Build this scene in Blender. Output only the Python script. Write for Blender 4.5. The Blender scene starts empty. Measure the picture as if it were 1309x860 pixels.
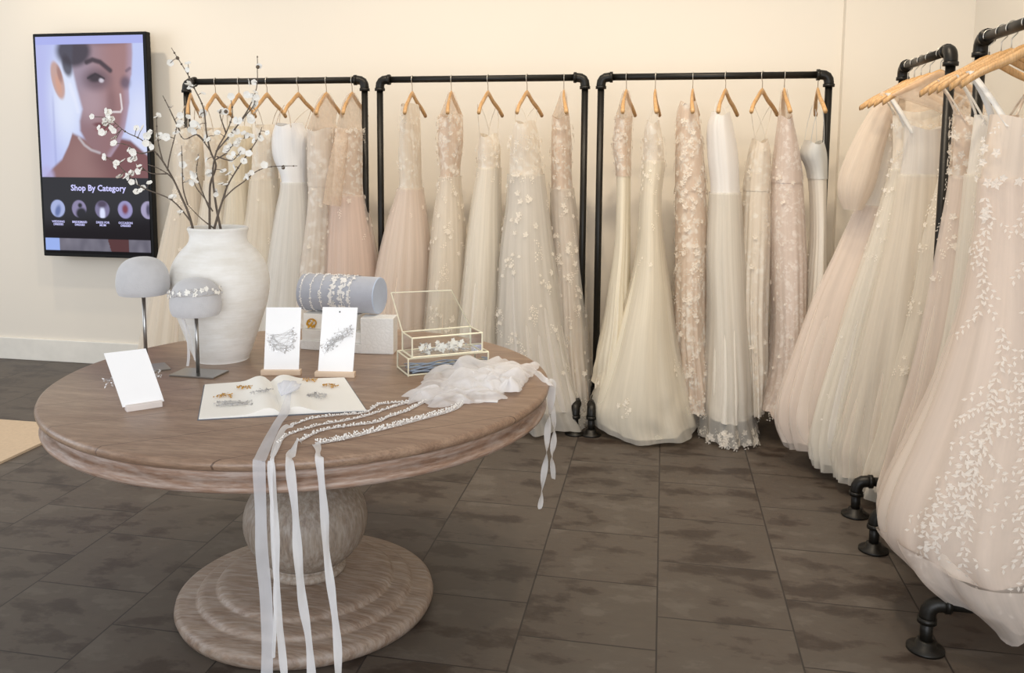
import bpy, math, random
from mathutils import Vector, Matrix, noise
R=random.Random(7)
C=bpy.context.scene.collection
PI=math.pi
# ------------------------------------------------------------------ camera model
FW,FH=1309,860
f,PX,PY_,H=1113.0,630.0,318.0,1.55
def ray(x,y): return Vector(((x-PX)/f,-(y-PY_)/f,-1.0))
AY=ray(850,195).normalized(); AX=-ray(-5090,165).normalized(); AX=(AX-AY*AX.dot(AY)).normalized(); AZ=AX.cross(AY)
M=Matrix((AX,AY,AZ)); EYE=Vector((0,0,H))
def at_z(x,y,z=0.0):
    d=M@ray(x,y); return EYE+d*((z-H)/d.z)
def at_y(x,y,Y):
    d=M@ray(x,y); return EYE+d*(Y/d.y)
cd=bpy.data.cameras.new('camera'); cam=bpy.data.objects.new('camera',cd); C.objects.link(cam)
cd.sensor_width=36; cd.lens=f*36/FW; cd.shift_x=(FW/2-PX)/FW; cd.shift_y=(PY_-FH/2)/FW
mw=M.to_4x4(); mw.translation=EYE; cam.matrix_world=mw; cd.clip_start=.05
bpy.context.scene.camera=cam
# ------------------------------------------------------------------ helpers
def tag(o,label=None,cat=None,group=None,kind=None):
    for k,v in (('label',label),('category',cat),('group',group),('kind',kind)):
        if v: o[k]=v
    return o
def thing(name,label,cat,loc=(0,0,0),group=None):
    o=bpy.data.objects.new(name,None); C.objects.link(o); o.location=loc; o.empty_display_size=.05
    return tag(o,label,cat,group)
def mk(name,V,F,mat,parent=None,smooth=True,uv=None,loc=None):
    """mesh from world-space verts; the origin follows its parent, or loc"""
    off=Vector((0,0,0))
    if parent is not None:
        p=parent
        while p: off+=p.location; p=p.parent
    elif loc is not None: off=Vector(loc)
    me=bpy.data.meshes.new(name); me.from_pydata([Vector(v)-off for v in V],[],F)
    if uv is not None:
        l=me.uv_layers.new(name='UVMap'); d=l.data
        for i,lp in enumerate(me.loops): d[i].uv=uv[lp.vertex_index]
    me.materials.append(mat)
    if smooth: me.polygons.foreach_set('use_smooth',[True]*len(me.polygons))
    o=bpy.data.objects.new(name,me); C.objects.link(o)
    if parent is not None: o.parent=parent
    elif loc is not None: o.location=loc
    me.update(); return o
def bevel(o,w,seg=2):
    m=o.modifiers.new('bevel','BEVEL'); m.width=w; m.segments=seg; m.limit_method='ANGLE'; return o
class MB:
    def __init__(s): s.v=[]; s.f=[]
    def add(s,V,F):
        n=len(s.v); s.v+= [Vector(v) for v in V]; s.f+=[tuple(i+n for i in q) for q in F]; return s
    def box(s,c,size,rz=0,mat3=None):
        hx,hy,hz=[q/2 for q in size]; m=mat3 or Matrix.Rotation(rz,3,'Z'); c=Vector(c)
        P=[c+m@Vector((sx*hx,sy*hy,sz*hz)) for sx in(-1,1) for sy in(-1,1) for sz in(-1,1)]
        return s.add(P,[(0,1,3,2),(4,6,7,5),(0,4,5,1),(2,3,7,6),(0,2,6,4),(1,5,7,3)])
    def hexa(s,b,t):
        """b, t: four bottom and four top corners in order"""
        return s.add(list(b)+list(t),[(3,2,1,0),(4,5,6,7),(0,1,5,4),(1,2,6,5),(2,3,7,6),(3,0,4,7)])
    def tube(s,P,r,n=10,cap=True):
        P=[Vector(p) for p in P]; k=len(P); rr=r if isinstance(r,(list,tuple)) else [r]*k
        up=None; rings=[]
        for i,p in enumerate(P):
            t=(P[min(i+1,k-1)]-P[max(i-1,0)]).normalized()
            if up is None: up=t.orthogonal().normalized()
            up=(up-t*up.dot(t)); up=up.normalized() if up.length>1e-6 else t.orthogonal().normalized()
            w=t.cross(up); rings.append([p+(up*math.cos(2*PI*j/n)+w*math.sin(2*PI*j/n))*rr[i] for j in range(n)])
        V=[v for q in rings for v in q]
        F=[(i*n+j,i*n+(j+1)%n,(i+1)*n+(j+1)%n,(i+1)*n+j) for i in range(k-1) for j in range(n)]
        if cap: F+=[tuple(range(n-1,-1,-1)),tuple((k-1)*n+j for j in range(n))]
        return s.add(V,F)
    def lathe(s,c,prof,n=48,sq=None):
        c=Vector(c); V=[];k=len(prof)
        for r,z in prof: V+=[c+Vector((r*math.cos(2*PI*j/n),r*math.sin(2*PI*j/n),z)) for j in range(n)]
        F=[(i*n+j,i*n+(j+1)%n,(i+1)*n+(j+1)%n,(i+1)*n+j) for i in range(k-1) for j in range(n)]
        if prof[0][0]>1e-4: F.append(tuple(range(n-1,-1,-1)))
        if prof[-1][0]>1e-4: F.append(tuple((k-1)*n+j for j in range(n)))
        return s.add(V,F)
    def ball(s,c,r,n=6,m=4,sc=(1,1,1)):
        c=Vector(c); V=[c+Vector((0,0,-r*sc[2]))]; F=[]
        for i in range(1,m):
            a=-PI/2+PI*i/m
            V+=[c+Vector((r*sc[0]*math.cos(a)*math.cos(2*PI*j/n),r*sc[1]*math.cos(a)*math.sin(2*PI*j/n),r*sc[2]*math.sin(a))) for j in range(n)]
        V.append(c+Vector((0,0,r*sc[2]))); L=len(V)-1
        for j in range(n):
            F.append((0,1+(j+1)%n,1+j)); F.append((L,L-n+j,L-n+(j+1)%n))
            for i in range(m-2): F.append((1+i*n+j,1+i*n+(j+1)%n,1+(i+1)*n+(j+1)%n,1+(i+1)*n+j))
        return s.add(V,F)
    def out(s,name,mat,parent=None,smooth=True,loc=None): return mk(name,s.v,s.f,mat,parent,smooth,None,loc)
def spline(P,n=8):
    """Catmull-Rom through points (any dimension)"""
    P=[tuple(p) for p in P]; Q=[P[0]]+P+[P[-1]]; o=[]
    for i in range(1,len(Q)-2):
        a,b,c,d=Q[i-1],Q[i],Q[i+1],Q[i+2]
        for k in range(n):
            t=k/n; o.append(tuple(.5*((2*b[q])+(-a[q]+c[q])*t+(2*a[q]-5*b[q]+4*c[q]-d[q])*t*t+(-a[q]+3*b[q]-3*c[q]+d[q])*t**3) for q in range(len(b))))
    o.append(P[-1]); return o
def sm(a,b,x):
    t=max(0,min(1,(x-a)/(b-a))); return t*t*(3-2*t)
def copy_tree(o,parent=None):
    c=o.copy(); C.objects.link(c)
    if parent is not None: c.parent=parent
    for ch in list(o.children): copy_tree(ch,c)
    return c
# ------------------------------------------------------------------ materials
def lin(h):
    v=[int(h[i:i+2],16)/255 for i in (0,2,4)]
    return tuple(c/12.92 if c<=.04045 else ((c+.055)/1.055)**2.4 for c in v)+(1,)
class NT:
    def __init__(s,name):
        s.m=bpy.data.materials.new(name); s.m.use_nodes=True; s.t=s.m.node_tree; s.t.nodes.clear()
        s.out=s.n('ShaderNodeOutputMaterial')
    def n(s,t,**k):
        x=s.t.nodes.new(t)
        for a,b in k.items():
            if a.startswith('i_'):
                key=a[2:].replace('_',' ')
                x.inputs[int(key) if key.isdigit() else key].default_value=b
            else: setattr(x,a,b)
        return x
    def l(s,a,b): s.t.links.new(a,b)
    def coord(s,kind='Object',scale=(1,1,1),rot=(0,0,0),loc=(0,0,0)):
        c=s.n('ShaderNodeTexCoord'); mp=s.n('ShaderNodeMapping'); mp.inputs['Scale'].default_value=scale; mp.inputs['Rotation'].default_value=rot; mp.inputs['Location'].default_value=loc
        s.l(c.outputs[kind],mp.inputs[0]); return mp.outputs[0]
    def noise(s,v,scale,detail=3,rough=.5):
        x=s.n('ShaderNodeTexNoise'); x.inputs['Scale'].default_value=scale; x.inputs['Detail'].default_value=detail; x.inputs['Roughness'].default_value=rough; s.l(v,x.inputs['Vector']); return x.outputs['Fac']
    def ramp(s,fac,stops):
        x=s.n('ShaderNodeValToRGB'); e=x.color_ramp.elements
        while len(e)<len(stops): e.new(.5)
        for i,(p,c) in enumerate(stops): e[i].position=p; e[i].color=c
        s.l(fac,x.inputs[0]); return x.outputs[0]
    def mix(s,fac,a,b,mode='MIX'):
        x=s.n('ShaderNodeMix',data_type='RGBA',blend_type=mode)
        for sock,v in ((x.inputs[0],fac),(x.inputs[6],a),(x.inputs[7],b)):
            if hasattr(v,'node'): s.l(v,sock)
            else: sock.default_value=v
        return x.outputs[2]
    def bump(s,h,strength=.3,dist=.01):
        b=s.n('ShaderNodeBump'); b.inputs['Strength'].default_value=strength; b.inputs['Distance'].default_value=dist; s.l(h,b.inputs['Height']); return b.outputs[0]
    def pbr(s,color,rough=.5,metal=0,normal=None,spec=.5,**k):
        p=s.n('ShaderNodeBsdfPrincipled')
        for nm,v in (('Base Color',color),('Roughness',rough),('Metallic',metal),('Specular IOR Level',spec)):
            if hasattr(v,'node'): s.l(v,p.inputs[nm])
            else: p.inputs[nm].default_value=v
        for nm,v in k.items(): p.inputs[nm.replace('_',' ')].default_value=v
        if normal is not None: s.l(normal,p.inputs['Normal'])
        s.l(p.outputs[0],s.out.inputs[0]); return p
def simple(name,h,rough=.5,metal=0,nscale=None,amt=.06,bump=0,**k):
    t=NT(name); c=lin(h); v=t.coord('Object'); fac=t.noise(v,nscale or 12,3)
    dark=tuple(x*(1-amt*2) for x in c[:3])+(1,)
    col=t.mix(fac,dark,tuple(min(1,x*(1+amt)) for x in c[:3])+(1,))
    nr=t.bump(t.noise(v,(nscale or 12)*6,4),bump,.004) if bump else None
    t.pbr(col,rough,metal,nr,**k); return t.m
def wood(name,c1,c2,scale=(1,1,1),rot=(0,0,0),rough=.45,planks=0,wash=None):
    t=NT(name); v=t.coord('Object',scale,rot)
    n1=t.noise(v,3,5,.6); n2=t.noise(v,22,6,.65)
    a=t.ramp(n1,[(.3,lin(c1)),(.7,lin(c2))])
    g=t.ramp(n2,[(.35,(.62,.62,.62,1)),(.6,(1,1,1,1))])
    col=t.mix(.75,a,g,'MULTIPLY')
    if wash: col=t.mix(t.ramp(t.noise(v,9,4,.6),[(.42,(0,0,0,1)),(.72,(.75,.75,.75,1))]),col,lin(wash))
    if planks:
        vv=t.coord('Object',(1,1,1),rot); sp=t.n('ShaderNodeSeparateXYZ'); t.l(vv,sp.inputs[0])
        m1=t.n('ShaderNodeMath',operation='MULTIPLY'); m1.inputs[1].default_value=planks; t.l(sp.outputs[1],m1.inputs[0])
        fr=t.n('ShaderNodeMath',operation='FRACT'); t.l(m1.outputs[0],fr.inputs[0])
        lt=t.n('ShaderNodeMath',operation='LESS_THAN'); lt.inputs[1].default_value=.012; t.l(fr.outputs[0],lt.inputs[0])
        fl=t.n('ShaderNodeMath',operation='FLOOR'); t.l(m1.outputs[0],fl.inputs[0])
        wn=t.n('ShaderNodeTexWhiteNoise',noise_dimensions='1D'); t.l(fl.outputs[0],wn.inputs['W'])
        col=t.mix(.6,col,t.ramp(wn.outputs[0],[(0,(.82,.82,.82,1)),(1,(1,1,1,1))]),'MULTIPLY')
        col=t.mix(lt.outputs[0],col,lin('5f4a3c'))
    t.pbr(col,rough,0,t.bump(n2,.12,.004),spec=.5); return t.m
def fabric(name,h,rough=.75,transl=.3,lace=None,lscale=26,alpha=1.0,streak=.08,sheen=.2,lamt=.8):
    """gown cloth: fine vertical pleat streaks along the cloth, light coming through, optional lace figure"""
    t=NT(name); base=lin(h)
    uv=t.coord('UV',(46,1.2,1)); s1=t.noise(uv,1.0,3,.55)
    uv2=t.coord('UV',(240,4,1)); s2=t.noise(uv2,1.0,2,.5)
    mul=t.ramp(s1,[(.3,(1-streak,)*3+(1,)),(.65,(1,1,1,1))])
    col=t.mix(1.0,base,mul,'MULTIPLY')
    hgt=s2
    if lace:
        ov=t.coord('Object',(1,1,1))
        wv=t.n('ShaderNodeTexNoise'); wv.inputs['Scale'].default_value=lscale*.8; wv.inputs['Detail'].default_value=2; t.l(ov,wv.inputs['Vector'])
        wm=t.n('ShaderNodeVectorMath',operation='MULTIPLY_ADD'); wm.inputs[1].default_value=(.06,.06,.06); t.l(wv.outputs['Color'],wm.inputs[0]); t.l(ov,wm.inputs[2])
        vo=t.n('ShaderNodeTexVoronoi',feature='SMOOTH_F1'); vo.inputs['Scale'].default_value=lscale; t.l(wm.outputs[0],vo.inputs['Vector'])
        msk=t.ramp(vo.outputs['Distance'],[(.28,(1,1,1,1)),(.5,(0,0,0,1))])
        big=t.ramp(t.noise(ov,lscale*.35,2),[(.40,(0,0,0,1)),(.56,(lamt,)*3+(1,))])
        mm=t.mix(1.0,msk,big,'MULTIPLY')
        col=t.mix(mm,col,lin(lace)); hgt=t.mix(.7,s2,mm)
    nr=t.bump(hgt,.14,.005)
    p=t.n('ShaderNodeBsdfPrincipled'); t.l(col,p.inputs['Base Color']); p.inputs['Roughness'].default_value=rough
    p.inputs['Specular IOR Level'].default_value=.25; p.inputs['Sheen Weight'].default_value=sheen; t.l(nr,p.inputs['Normal'])
    tr=t.n('ShaderNodeBsdfTranslucent'); t.l(col,tr.inputs[0])
    mx=t.n('ShaderNodeMixShader'); mx.inputs[0].default_value=transl; t.l(p.outputs[0],mx.inputs[1]); t.l(tr.outputs[0],mx.inputs[2]); o=mx.outputs[0]
    if alpha<1:
        tp=t.n('ShaderNodeBsdfTransparent'); m2=t.n('ShaderNodeMixShader')
        av=t.ramp(s1,[(.3,(alpha-.03,)*3+(1,)),(.7,(alpha+.06,)*3+(1,))]); t.l(av,m2.inputs[0]); t.l(tp.outputs[0],m2.inputs[1]); t.l(o,m2.inputs[2]); o=m2.outputs[0]
    t.l(o,t.out.inputs[0]); return t.m
def sheer(name,h,alpha,transl=.35,nsc=30):
    t=NT(name); c=lin(h); v=t.coord('Object'); nz=t.noise(v,nsc,3)
    d=t.n('ShaderNodeBsdfDiffuse'); d.inputs[0].default_value=c; tr=t.n('ShaderNodeBsdfTranslucent'); tr.inputs[0].default_value=c
    mx=t.n('ShaderNodeMixShader'); mx.inputs[0].default_value=transl; t.l(d.outputs[0],mx.inputs[1]); t.l(tr.outputs[0],mx.inputs[2])
    tp=t.n('ShaderNodeBsdfTransparent'); m2=t.n('ShaderNodeMixShader'); av=t.ramp(nz,[(.3,(max(0,alpha-.07),)*3+(1,)),(.7,(min(1,alpha+.07),)*3+(1,))])
    t.l(av,m2.inputs[0]); t.l(tp.outputs[0],m2.inputs[1]); t.l(mx.outputs[0],m2.inputs[2]); t.l(m2.outputs[0],t.out.inputs[0]); return t.m
MT={}
MT['wall']=simple('wall_paint','e6dfd3',.9,0,1.2,.01,.05)
MT['pilaster']=simple('pilaster_paint','e4dccf',.9,0,1.2,.01,.05)
MT['base']=simple('baseboard_paint','e9e5dc',.5)
MT['pipe']=simple('black_pipe','17140f',.42,.3,30,.2,.1)
MT['railtop']=MT['pipe']
MT['hanger']=wood('hanger_wood','c99a62','dcb27e',(2,14,2),rough=.4)
MT['steel']=simple('brushed_steel','a9a8a6',.28,1,40,.05)
MT['hook']=simple('hook_wire','cfcac0',.35,.8)
MT['felt']=simple('grey_felt','c8c7c9',.95,0,40,.05,.25,Sheen_Weight=.5)
MT['velvet']=simple('grey_velvet','b4b7c1',.85,0,40,.05,.15,Sheen_Weight=.6)
MT['velvet_cap']=simple('pale_blue_velvet','bcc8dc',.85,0,40,.04,.1)
t=NT('whitewashed_ceramic'); v=t.coord('Object',(1,1,9)); n_a=t.noise(v,7,5,.6); n_b=t.noise(t.coord('Object',(1,1,1.4)),9,4,.6)
t.pbr(t.mix(.5,t.ramp(n_a,[(.3,lin('e4e0d8')),(.6,lin('f3f1ed'))]),t.ramp(n_b,[(.35,lin('dfdad0')),(.6,lin('f2f0ec'))])),.62,0,t.bump(n_a,.35,.006)); MT['ceramic']=t.m
MT['card']=simple('white_card','fbfbfc',.7,0,8,.01)
MT['block']=simple('pale_beech','e6cdb3',.55,0,20,.04)
MT['block_white']=simple('whitewashed_block','e6dcd6',.6)
MT['paper']=simple('book_paper','fbf8f1',.8,0,10,.01)
MT['cover']=simple('book_cover','6a6f78',.6)
MT['silver']=simple('silver_beading','d2d0cf',.3,.45,90,.12)
MT['pearl']=simple('pearl','f6f3ef',.2,0,60,.02)
MT['gold']=simple('gold_metal','d9a441',.3,.9,50,.08)
MT['brass']=simple('pale_brass','f3eed6',.4,.3,50,.04)
MT['screw']=simple('dark_dot','555555',.5)
MT['branch']=simple('branch_bark','6f6358',.85,0,60,.25,.5)
MT['bud']=simple('flower_calyx','6d5f50',.8)
MT['petal']=simple('blossom_petal','f9f6ef',.7,0,8,.005)
MT['bezel']=simple('black_bezel','060607',.45,0,spec=.2)
MT['organza']=sheer('white_organza','f4f5fa',.66,.4,8)
MT['ribbon']=sheer('satin_ribbon','f8f7f8',.86,.35,8)
MT['tulle']=sheer('white_tulle','fcfbfc',.66,.4,14)
MT['table_top']=wood('table_top_wood','8d705c','ac9079',(1.1,9,9),(0,0,math.radians(-38)),rough=.33,planks=4.2)
MT['table_rim']=wood('table_rim_wood','8d6f5c','a98b77',(1.4,1.4,16),rough=.45,wash='b9aaa0')
MT['ped']=wood('pedestal_wood','8d7b6c','a39485',(9,9,1.4),rough=.5,wash='b5aca2')
MT['ped_base']=wood('pedestal_base_wood','87705f','a18d7c',(1.2,10,3),(0,0,math.radians(-60)),rough=.45,wash='b3a79d')
# slate floor
t=NT('slate_tiles'); v=t.coord('Object'); sx=t.n('ShaderNodeSeparateXYZ'); t.l(v,sx.inputs[0]); cb=t.n('ShaderNodeCombineXYZ')
a1=t.n('ShaderNodeMath',operation='ADD'); a1.inputs[1].default_value=-3.033+.41*40; t.l(sx.outputs[1],a1.inputs[0])
a2=t.n('ShaderNodeMath',operation='ADD'); a2.inputs[1].default_value=.425+.4395*41; t.l(sx.outputs[0],a2.inputs[0])
t.l(a1.outputs[0],cb.inputs[0]); t.l(a2.outputs[0],cb.inputs[1])
br=t.n('ShaderNodeTexBrick'); br.offset=.5; br.offset_frequency=2; br.squash=1
for k,vv in (('Scale',1),('Mortar Size',.0032),('Mortar Smooth',.25),('Brick Width',.41),('Row Height',.4395),('Bias',0)): br.inputs[k].default_value=vv
br.inputs['Color1'].default_value=(.75,.75,.75,1); br.inputs['Color2'].default_value=(1,1,1,1); br.inputs['Mortar'].default_value=(1,1,1,1)
t.l(cb.outputs[0],br.inputs[0])
# each tile gets its own slice of the slate figure
wn=t.n('ShaderNodeVectorMath',operation='MULTIPLY_ADD'); wn.inputs[1].default_value=(9,9,9); t.l(br.outputs['Color'],wn.inputs[0]); t.l(v,wn.inputs[2])
mpp=t.n('ShaderNodeMapping'); mpp.inputs['Scale'].default_value=(1,1.7,1); t.l(wn.outputs[0],mpp.inputs[0])
n1=t.noise(mpp.outputs[0],4.2,7,.6); n2=t.noise(mpp.outputs[0],14,5,.6)
col=t.ramp(n1,[(.38,lin('3a3029')),(.44,lin('4a413a')),(.47,lin('564d45')),(.58,lin('585048')),(.63,lin('625a52')),(.74,lin('665f57'))])
col=t.mix(.5,col,t.ramp(n2,[(.3,(.8,.8,.8,1)),(.7,(1.0,1.0,1.0,1))]),'MULTIPLY')
col=t.mix(.35,col,br.outputs['Color'],'MULTIPLY')
col=t.mix(br.outputs['Fac'],col,lin('2a2522'))
hh=t.mix(br.outputs['Fac'],n2,(0,0,0,1))
rg=t.ramp(n1,[(.3,(.42,)*3+(1,)),(.7,(.55,)*3+(1,))])
t.pbr(col,rg,0,t.bump(hh,.25,.004),spec=.5); MT['floor']=t.m
# rug
MT['rug']=simple('beige_rug','d3bda2',.95,0,60,.08,.6)
# glass
t=NT('clear_glass'); g=t.n('ShaderNodeBsdfGlossy'); g.inputs['Roughness'].default_value=.03; g.inputs[0].default_value=(1,1,1,1)
tp=t.n('ShaderNodeBsdfTransparent'); tp.inputs[0].default_value=(.95,.965,.97,1); fr=t.n('ShaderNodeFresnel'); fr.inputs[0].default_value=1.5
mx=t.n('ShaderNodeMixShader'); t.l(fr.outputs[0],mx.inputs[0]); t.l(tp.outputs[0],mx.inputs[1]); t.l(g.outputs[0],mx.inputs[2]); t.l(mx.outputs[0],t.out.inputs[0]); MT['glass']=t.m
# embossed box
t=NT('embossed_white_box'); v=t.coord('Object',(1,1,1)); w1=t.n('ShaderNodeTexVoronoi',feature='DISTANCE_TO_EDGE'); w1.inputs['Scale'].default_value=60; t.l(v,w1.inputs['Vector'])
t.pbr(t.ramp(w1.outputs[0],[(0,lin('e6e5e1')),(.06,lin('eeedea'))]),.6,0,t.bump(w1.outputs[0],.4,.004)); MT['emboss']=t.m

# ------------------------------------------------------------------ the room
WY=5.55
def struct(name,V,F,mat,smooth=False,parent=None):
    o=mk(name,V,F,mat,parent,smooth)
    if parent is None: o['kind']='structure'
    return o
def slab(name,lo,hi,mat):
    m=MB(); c=[(a+b)/2 for a,b in zip(lo,hi)]; m.box(c,[b-a for a,b in zip(lo,hi)]); o=m.out(name,mat,None,False); o['kind']='structure'; return o
slab('floor',(-7,-1.5,-.05),(1.85,5.7,0),MT['floor'])
slab('wall_back',(-7,WY,0),(1.85,WY+.12,3.9),MT['wall'])
slab('wall_right',(1.70,-1.5,0),(1.85,WY,3.9),MT['wall'])
slab('trim_1',(1.01,5.47,0),(1.70,WY,3.9),MT['pilaster']).data.name='pilaster'
o=slab('baseboard_back',(-7,WY-.018,0),(1.01,WY,.165),MT['base']); bevel(o,.006)
o=slab('baseboard_right',(1.682,-1.5,0),(1.70,5.47,.165),MT['base']); bevel(o,.006)
# beige rug at the left
rc=[Vector((-6.2,4.22,0)),Vector((-3.19,4.22,0)),Vector((-3.19,1.9,0)),Vector((-6.2,1.9,0))]
m=MB(); n=len(rc)
V=[Vector((p.x,p.y,.0)) for p in rc]+[Vector((p.x,p.y,.012)) for p in rc]
m.add(V,[tuple(range(n)),tuple(range(2*n-1,n-1,-1))]+[(i,n+i,n+(i+1)%n,(i+1)%n) for i in range(n)])
rug=m.out('area_rug',MT['rug'],None,False,(rc[0].x,rc[0].y,0)); tag(rug,'beige flat rug corner on the slate floor left of the table','rug')

# ------------------------------------------------------------------ wall screen
TY=5.40
tl,tr_,bl,brr=at_y(41,45,TY),at_y(187,38,TY),at_y(56,328,TY),at_y(196,330,TY)
x0,x1=(tl.x+bl.x)/2,(tr_.x+brr.x)/2; z1,z0=(tl.z+tr_.z)/2,(bl.z+brr.z)/2
tv=thing('display_screen','tall black-framed wall screen showing a woman\'s face and Shop By Category','screen',((x0+x1)/2,TY+.15,(z0+z1)/2))
m=MB(); m.box(((x0+x1)/2,TY+.03,(z0+z1)/2),(x1-x0,.055,z1-z0)); bevel(m.out('frame',MT['bezel'],tv,False),.006)
m=MB(); m.box(((x0+x1)/2,TY+.104,(z0+z1)/2),(.4,.092,.5)); bevel(m.out('wall_bracket',MT['bezel'],tv,False),.006)
bz=.022; sx0,sx1,sz0,sz1=x0+bz,x1-bz,z0+bz*1.1,z1-bz
def mixc(a,b,t): return tuple(a[i]+(b[i]-a[i])*t for i in range(3))
def hx(h): return lin(h)[:3]
def ell(u,v,cu,cv,ru,rv,s=.15,rot=0):
    du,dv=u-cu,(v-cv)
    c,sn=math.cos(rot),math.sin(rot); a=(du*c+dv*sn)/ru; b=(-du*sn+dv*c)/rv
    return 1-sm(1-s,1+s,math.sqrt(a*a+b*b))
def stroke(u,v,P,w,s=.5):
    best=9
    for (ax,ay),(bx,by) in zip(P,P[1:]):
        dx,dy=bx-ax,by-ay; t=max(0,min(1,((u-ax)*dx+(v-ay)*dy)/(dx*dx+dy*dy))); best=min(best,math.hypot(u-ax-t*dx,v-ay-t*dy))
    return 1-sm(w*(1-s),w*(1+s),best)
ASP=(sz1-sz0)/(sx1-sx0)
def screen(u,v):
    """u right, v down, in units of the screen's width and height; the advertisement on the display"""
    V=v*ASP
    if v<.645:
        def pl(P,x):
            for (a,b),(c_,d) in zip(P,P[1:]):
                if a<=x<=c_: return b+(d-b)*(x-a)/(c_-a)
            return P[-1][1]
        c=mixc(hx('b9bdee'),hx('c3cdf6'),sm(0,.3,u)); c=mixc(c,hx('e2e9fd'),ell(u,V,.27,.52,.14,.34,.7)*.9); c=mixc(c,hx('dfe4fb'),ell(u,V,.95,.75,.12,.3,.7)*.8)
        c=mixc(c,hx('8f94cc'),(1-sm(.0,.02,abs(u-.14)))*.35*sm(.4,.6,V))
        # neck and shoulders
        nb=pl([(0,1.20),(.10,1.10),(.20,1.02),(.27,.90),(.31,.80),(.45,.86),(.75,.84),(.85,.86),(1,.98)],u)
        sk=mixc(hx('8d6664'),hx('7b4f50'),sm(.3,.8,u)); sk=mixc(sk,hx('a3807d'),ell(u,V,.42,1.05,.16,.18,.8)*.4); sk=mixc(sk,hx('6d4648'),ell(u,V,.62,1.0,.14,.10,.8)*.4)
        c=mixc(c,sk,sm(nb-.02,nb+.02,V))
        # ear
        c=mixc(c,hx('c6a39c'),ell(u,V,.195,.36,.055,.16,.15,-.22)); c=mixc(c,hx('dca083'),ell(u,V,.20,.40,.025,.08,.6,-.2)*.6); c=mixc(c,hx('8d5f58'),ell(u,V,.215,.31,.02,.07,.5,-.2)*.6)
        # face: left and right outlines by height
        fl=pl([(0,.36),(.25,.335),(.42,.37),(.60,.415),(.70,.385),(.78,.385),(.88,.44),(.95,.53),(1.0,.64),(1.4,.7)],V); fr_=pl([(0,.90),(.15,.90),(.32,.885),(.40,.855),(.55,.855),(.66,.83),(.78,.80),(.90,.74),(1.0,.66),(1.4,.6)],V)
        fm=sm(fl-.018,fl+.018,u)*(1-sm(fr_-.012,fr_+.012,u))*(V<1.0)
        sk=mixc(hx('a08f9f'),hx('a37c7c'),sm(.35,.75,u)); sk=mixc(sk,hx('8d6668'),sm(.35,.85,V)*.8); sk=mixc(sk,hx('b59aa2'),ell(u,V,.50,.56,.12,.12,.8)*.7); sk=mixc(sk,hx('b9a6c0'),(1-sm(0,.08,fr_-u))*.6)
        c=mixc(c,sk,fm)
        # hair
        c=mixc(c,hx('3d3540'),ell(u,V,.355,.12,.16,.13,.25)*.95); c=mixc(c,hx('3d3540'),ell(u,V,.29,.24,.045,.09,.35,-.2)*.9); c=mixc(c,hx('6a5560'),ell(u,V,.62,.03,.24,.05,.6)*.5)
        # jaw light
        c=mixc(c,hx('f2f5ff'),stroke(u,V,[(.37,.84),(.42,.90),(.48,.94),(.56,.965)],.010,.9)*.4); c=mixc(c,hx('eef1ff'),stroke(u,V,[(.31,.40),(.35,.52),(.375,.62)],.016,1.0)*.45)
        # features
        c=mixc(c,hx('382a33'),stroke(u,V,[(.475,.215),(.53,.195),(.60,.215),(.69,.285)],.020,.6)*.92)
        c=mixc(c,hx('5f4a55'),ell(u,V,.56,.355,.125,.085,.6)*.75); c=mixc(c,hx('2c2028'),ell(u,V,.545,.345,.06,.035,.5)*.85); c=mixc(c,hx('ddd6e2'),ell(u,V,.605,.365,.022,.018,.5)*.85); c=mixc(c,hx('2c2028'),stroke(u,V,[(.48,.345),(.55,.31),(.63,.35)],.009,.6)*.8)
        c=mixc(c,hx('5d4a5c'),ell(u,V,.825,.385,.045,.05,.6)*.8); c=mixc(c,hx('5d4a5c'),stroke(u,V,[(.84,.29),(.87,.27)],.013,.6)*.6)
        c=mixc(c,hx('7c5a5c'),ell(u,V,.69,.53,.04,.12,.8)*.5); c=mixc(c,hx('f3ebee'),stroke(u,V,[(.775,.48),(.785,.60),(.77,.625),(.69,.625)],.007,.7)*.85); c=mixc(c,hx('57383b'),ell(u,V,.655,.615,.035,.018,.6)*.8)
        c=mixc(c,hx('6d373c'),ell(u,V,.60,.735,.085,.022,.4,.1)*.9); c=mixc(c,hx('8a4b50'),ell(u,V,.61,.77,.075,.02,.5)*.8)
        c=mixc(c,hx('b7b2e0'),ell(u,V,.02,1.2,.09,.12,.3,.4)*.8)
        if v<.035: c=hx('aeb4f0')
        return c
    if v<.93:
        c=hx('1d191e')
        for k,(cu,cc) in enumerate(((.135,'a9b4e0'),(.34,'8d84a8'),(.56,'7d7698'),(.775,'9a94c4'),(.99,'a79fc0'))):
            cv=.79*ASP; a=ell(u,V,cu,cv,.068,.074,.06)
            q=hx(cc)
            if k==0: q=mixc(q,hx('6675a8'),ell(u,V,cu,cv+.02,.025,.05,.5,.3))
            if k==1: q=mixc(q,hx('1c1820'),max(ell(u,V,cu+.02,cv+.04,.05,.05,.3),ell(u,V,cu+.01,cv-.03,.02,.02,.4)))
            if k==2: q=mixc(q,hx('dfe4ff'),ell(u,V,cu,cv+.04,.025,.06,.4)); q=mixc(q,hx('4d4058'),ell(u,V,cu,cv-.045,.045,.03,.5))
            if k==3: q=mixc(q,hx('7c3a4a'),ell(u,V,cu,cv-.005,.028,.04,.5)); 
            if k==4: q=mixc(q,hx('4d4760'),ell(u,V,cu,cv,.02,.05,.5))
            c=mixc(c,q,a)
        return c
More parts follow.
